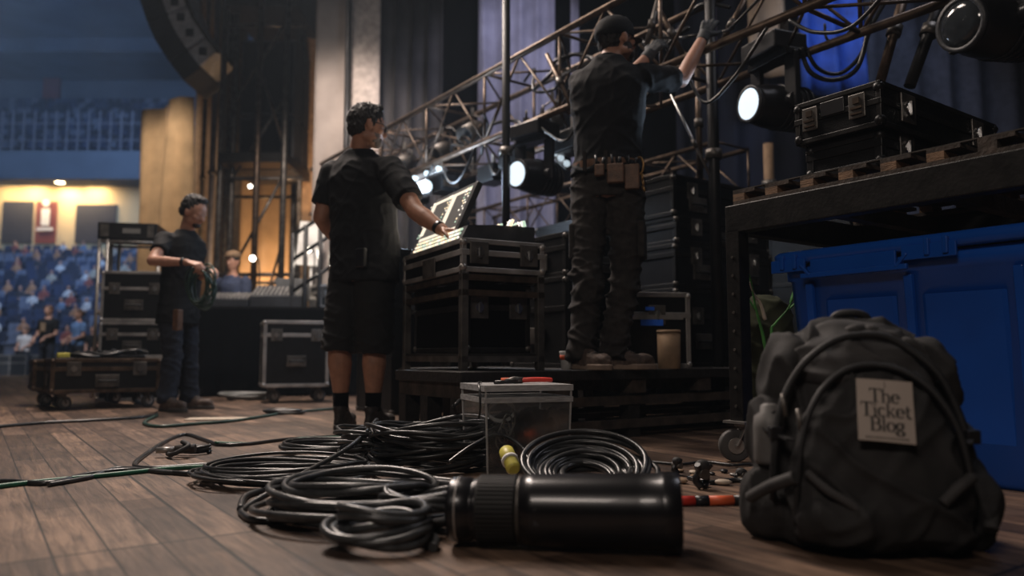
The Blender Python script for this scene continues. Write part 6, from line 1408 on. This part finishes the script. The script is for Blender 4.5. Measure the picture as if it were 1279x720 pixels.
# ================================================================== BACKPACK
def backpack():
    c = Vector((.806, 1.80, 0)); rz = radians(-12); r = thing('backpack', 'stuffed black backpack with a cream lettered patch, leaning at the blue tub', 'backpack', c, rz); W = WM[r.name]
    def q3(x, y, z): return W @ Vector((x * .84, y, z * 1.02))
    def rr(z, a, b, cx=0, cy=0, p=2.6, n=36):
        out = []
        for k in range(n):
            t = 2 * pi * k / n; ct, st = cos(t), sin(t); out.append(q3(cx + a * abs(ct) ** (2 / p) * (1 if ct >= 0 else -1), cy + b * abs(st) ** (2 / p) * (1 if st >= 0 else -1), z))
        return out
    mb = MB(); mb.loft([rr(z, a, b, cx, cy) for z, a, b, cx, cy in ((0, .20, .12, 0, .0), (.012, .255, .150, 0, 0), (.05, .272, .165, .002, 0), (.12, .270, .165, .006, 0), (.20, .250, .155, .008, .0), (.28, .225, .145, .006, .01), (.35, .220, .130, -.005, .02), (.41, .195, .110, -.006, .03), (.455, .150, .085, -.01, .035), (.485, .09, .055, -.012, .04), (.495, .04, .03, -.012, .04))])
    mb.ell(q3(-.175, .0, .33), (.060, .09, .14)); mb.ell(q3(-.232, -.02, .20), (.035, .09, .12)); mb.ell(q3(.190, 0, .34), (.050, .08, .12)); mb.ell(q3(.245, -.02, .10), (.05, .12, .10)); mb.ell(q3(-.252, -.02, .08), (.05, .12, .08)); mb.ell(q3(.225, .02, .385), (.03, .03, .028))
    body = remesh(mb, 'main_body', 'pack', .006, 8, wrinkle(.020, (11, 9, 6), 2.0, .45), r)
    # front compartment
    mb = MB(); mb.loft([rr(z, a, b, cx, cy, 2.8) for z, a, b, cx, cy in ((.02, .17, .06, .01, -.13), (.04, .205, .085, .01, -.13), (.10, .215, .095, .01, -.128), (.18, .200, .090, .01, -.12), (.26, .180, .080, .01, -.105), (.33, .150, .066, .01, -.09), (.375, .10, .045, .01, -.075), (.388, .05, .025, .01, -.07))])
    mb.ell(q3(.01, -.165, .08), (.175, .07, .07))
    fp = remesh(mb, 'front_pocket', 'pack', .006, 5, wrinkle(.015, (9, 8, 12), 6.0, .45), r)
    # top hood
    mb = MB(); mb.loft([rr(z, a, b, cx, cy, 2.4) for z, a, b, cx, cy in ((.335, .155, .10, .01, -.02), (.36, .190, .125, .008, -.01), (.41, .185, .12, .0, .0), (.45, .150, .095, -.005, .01), (.478, .10, .06, -.01, .02), (.486, .04, .03, -.01, .02))])
    remesh(mb, 'top_flap', 'pack_hi', .006, 4, wrinkle(.011, (9, 9, 26), 9.0, .4), r)
    # zippers follow the front pocket edge and the main opening
    def zip_(pts, rad, nme, m='pack_strap', par=r):
        q = MB(); q.tube(catmull([q3(*p) for p in pts], 6), rad, 8); return q.build(nme, m, par, world=True)
    zip_([(-.198, -.17, .06), (-.192, -.185, .16), (-.170, -.175, .26), (-.125, -.158, .335), (-.06, -.138, .380), (.01, -.130, .392), (.08, -.138, .380), (.145, -.158, .335), (.190, -.175, .26), (.210, -.185, .16)], .0075, 'zipper', par=fp)
    zip_([(-.245, -.12, .10), (-.240, -.135, .20), (-.222, -.125, .29), (-.185, -.115, .36), (-.13, -.115, .415), (-.05, -.10, .452), (.05, -.09, .455), (.12, -.10, .42), (.175, -.115, .37), (.212, -.125, .29), (.235, -.135, .20)], .0085, 'zipper', par=body)
    for p in ((-.183, -.165, .30), (-.215, -.135, .33)): q = MB(); q.cyl(q3(*p), q3(p[0] + .006, p[1] - .006, p[2] - .05), .005, .006, 10); q.build('zip_pull', 'alu_dark', body, world=True)
    # haul handle, bunched straps on top
    zip_([(-.055, .03, .470), (-.04, .02, .505), (0, .015, .512), (.04, .02, .503), (.055, .03, .468)], .010, 'haul_handle')
    for k in range(5):
        x0 = -.06 + .045 * k; zip_([(x0 - .03, -.03, .462 - .012 * abs(k - 1.5)), (x0, -.055, .478 - .014 * abs(k - 1.5)), (x0 + .035, -.045, .470 - .016 * abs(k - 1)), (x0 + .075, -.03, .440 - .016 * abs(k - 1))], .012, 'gathered_fold', 'pack_hi')
    # side compression straps and buckle
    for s in (-1, 1):
        q = MB(); pts = catmull([q3(s * .262, .02, .27), q3(s * .250, -.09, .25), q3(s * .205, -.175, .235)], 5)
        for i in range(len(pts) - 1): q.bar(pts[i], pts[i + 1], .004, .022, up=Vector((s, -1, 0)))
        q.build('compression_strap', 'pack_strap', r, world=True)
        q = MB(); q.box(q3(s * .235, -.135, .245), (.03, .02, .03)); q.build('buckle', 'black_plastic', r, world=True, bevel=.004)
    zip_([(-.17, -.19, .17), (-.13, -.215, .14), (-.09, -.225, .12), (-.06, -.23, .105)], .010, 'front_strap', 'pack_hi'); zip_([(.13, -.215, .12), (.17, -.205, .15), (.21, -.185, .17)], .012, 'front_strap', 'pack_hi')
    zip_([(-.30, -.10, .10), (-.255, -.16, .135), (-.20, -.195, .16)], .014, 'lower_strap', 'pack_hi'); zip_([(.26, -.15, .06), (.285, -.10, .12), (.285, -.02, .16)], .014, 'lower_strap', 'pack_hi')
    mb = MB(); mb.loft([ring(q3(-.238, -.06, z), a, a, Matrix.Identity(3), 20) for z, a in ((.17, .034), (.18, .038), (.25, .038), (.275, .036), (.285, .022), (.30, .021), (.305, .01))]); mb.build('side_bottle', 'mesh_grey', r, world=True)
    # patch
    pr = Matrix.Rotation(rz, 3, 'Z') @ Matrix.Rotation(radians(-21), 3, 'X') @ Matrix.Rotation(radians(4.5), 3, 'Y')
    pc = q3(.018, -.196, .300); Wp = lambda x, z, o=0: pc + pr @ Vector((x * 1.36, -o, z * 1.34))
    q = MB(); hw, hh = .040, .050; N = 6; vs = []
    for o in (0, .003):
        for j in range(N + 1):
            for i in range(N + 1): x = -hw + 2 * hw * i / N; z = -hh + 2 * hh * j / N; vs.append(Wp(x, z, o - .004 * (x / hw) ** 2 * .5))
    fs = []; K = (N + 1) ** 2
    for j in range(N):
        for i in range(N): a = j * (N + 1) + i; fs.append((K + a, K + a + 1, K + a + N + 2, K + a + N + 1)); fs.append((a + 1, a, a + N + 1, a + N + 2))
    for i in range(N): a = i; fs.append((a, a + 1, K + a + 1, K + a)); a = N * (N + 1) + i; fs.append((a + 1, a, K + a, K + a + 1)); a = i * (N + 1); fs.append((a + N + 1, a, K + a, K + a + N + 1)); a = i * (N + 1) + N; fs.append((a, a + N + 1, K + a + N + 1, K + a))
    q.add(vs, fs); patch = q.build('patch', 'paper', fp, world=True)
    # lettering: stems and thin serifs, em box 0..1
    GL = {'T': (.78, [('s', .39, 0, .39, 1, .17), ('h', .02, 1, .76, 1, .08), ('h', .22, 0, .56, 0, .06), ('s', .03, .78, .03, 1, .05), ('s', .75, .78, .75, 1, .05)]),
          'h': (.66, [('s', .14, 0, .14, 1, .14), ('a', .14, .42, .36, .24, 10, 170), ('s', .52, 0, .52, .48, .14), ('h', .02, 0, .26, 0, .05), ('h', .40, 0, .64, 0, .05), ('h', .02, 1, .14, 1, .05)]),
          'e': (.58, [('c', .29, .33, .23, .33, 0, 320), ('h', .08, .36, .50, .36, .05)]),
          'i': (.34, [('s', .17, 0, .17, .64, .14), ('h', .04, 0, .30, 0, .05), ('h', .06, .64, .17, .64, .05), ('d', .17, .88)]),
          'c': (.54, [('c', .29, .33, .23, .33, 45, 315)]),
          'k': (.66, [('s', .14, 0, .14, 1, .14), ('s', .18, .28, .52, .62, .06), ('s', .28, .36, .56, 0, .13), ('h', .02, 0, .26, 0, .05), ('h', .44, 0, .66, 0, .05), ('h', .40, .63, .62, .63, .05)]),
          't': (.42, [('s', .18, .08, .18, .86, .14), ('h', .04, .62, .38, .62, .06), ('c', .30, .14, .12, .14, 200, 330)]),
          'B': (.74, [('s', .16, 0, .16, 1, .16), ('h', .04, 1, .42, 1, .06), ('h', .04, 0, .44, 0, .06), ('h', .2, .53, .44, .53, .05), ('c', .42, .76, .20, .24, -90, 90), ('c', .44, .265, .24, .265, -90, 90)]),
          'l': (.34, [('s', .17, 0, .17, 1, .14), ('h', .04, 0, .30, 0, .05), ('h', .06, 1, .17, 1, .05)]),
          'o': (.60, [('c', .30, .33, .24, .33, 0, 360)]),
          'g': (.58, [('c', .27, .42, .20, .23, 0, 360), ('c', .28, -.10, .24, .16, 0, 360), ('s', .20, .20, .14, .08, .07), ('h', .40, .62, .56, .66, .06)])}
    def stroke(mb, pts, wds, O, sc_):
        for i in range(len(pts) - 1):
            a, b = Vector(pts[i]), Vector(pts[i + 1]); d = b - a
            if d.length < 1e-6: continue
            d.normalize(); n_ = Vector((-d.y, d.x)); w0_, w1_ = wds[i] / 2, wds[i + 1] / 2; a2, b2 = a - d * .015, b + d * .015
            P4 = [a2 + n_ * w0_, a2 - n_ * w0_, b2 - n_ * w1_, b2 + n_ * w1_]
            vs = [Wp(O[0] + p.x * sc_, O[1] + p.y * sc_, o) for o in (.0025, .0036) for p in P4]; mb.add(vs, [(4, 5, 6, 7), (3, 2, 1, 0), (0, 1, 5, 4), (1, 2, 6, 5), (2, 3, 7, 6), (3, 0, 4, 7)])
    def word(txt, cx, z, sc_, nme='lettering'):
        W_ = sum(GL[ch][0] for ch in txt) * sc_; x = cx - W_ / 2; q = MB()
        for ch in txt:
            for e in GL[ch][1]:
                if e[0] in 'sh': stroke(q, [(e[1], e[2]), (e[3], e[4])], [e[5]] * 2, (x, z), sc_)
                elif e[0] == 'd': stroke(q, [(e[1] - .06, e[2]), (e[1] + .06, e[2])], [.13, .13], (x, z), sc_)
                elif e[0] == 'a':
                    pts = [(e[1] + .19 + .19 * cos(radians(t)), e[2] + .22 * sin(radians(t))) for t in range(170, 5, -15)]; stroke(q, pts, [.06 + .08 * i / len(pts) for i in range(len(pts))], (x, z), sc_)
                elif e[0] == 'c':
                    rng = list(range(e[5], e[6] + 1, 15)); pts = [(e[1] + e[3] * cos(radians(t)), e[2] + e[4] * sin(radians(t))) for t in rng]; stroke(q, pts, [.06 + .11 * abs(cos(radians(t))) for t in rng], (x, z), sc_)
            x += GL[ch][0] * sc_
        q.build(nme, 'ink', patch, world=True)
    word('The', -.001, .0125, .0215); word('Ticket', .0, -.0105, .0215); word('Blog', .001, -.0335, .0215)
    q = MB(); vs = [(-.0005, .036), (.0005, .036), (.0005, .047), (-.0005, .047)]; q.add([Wp(x, z, o) for o in (.0025, .0035) for x, z in vs], [(4, 5, 6, 7), (3, 2, 1, 0), (0, 1, 5, 4), (1, 2, 6, 5), (2, 3, 7, 6), (3, 0, 4, 7)])
    q.build('printed_line', 'ink', patch, world=True)
    q = MB(); random.seed(2); x = -.030
    while x < .030: w_ = random.uniform(.0015, .004); vs = [(x, -.0455), (x + w_, -.0455), (x + w_, -.0435), (x, -.0435)]; q.add([Wp(a, z, o) for o in (.0025, .0032) for a, z in vs], [(4, 5, 6, 7), (3, 2, 1, 0), (0, 1, 5, 4), (1, 2, 6, 5), (2, 3, 7, 6), (3, 0, 4, 7)]); x += w_ + .0009
    q.build('fine_print', 'ink', patch, world=True)
backpack()
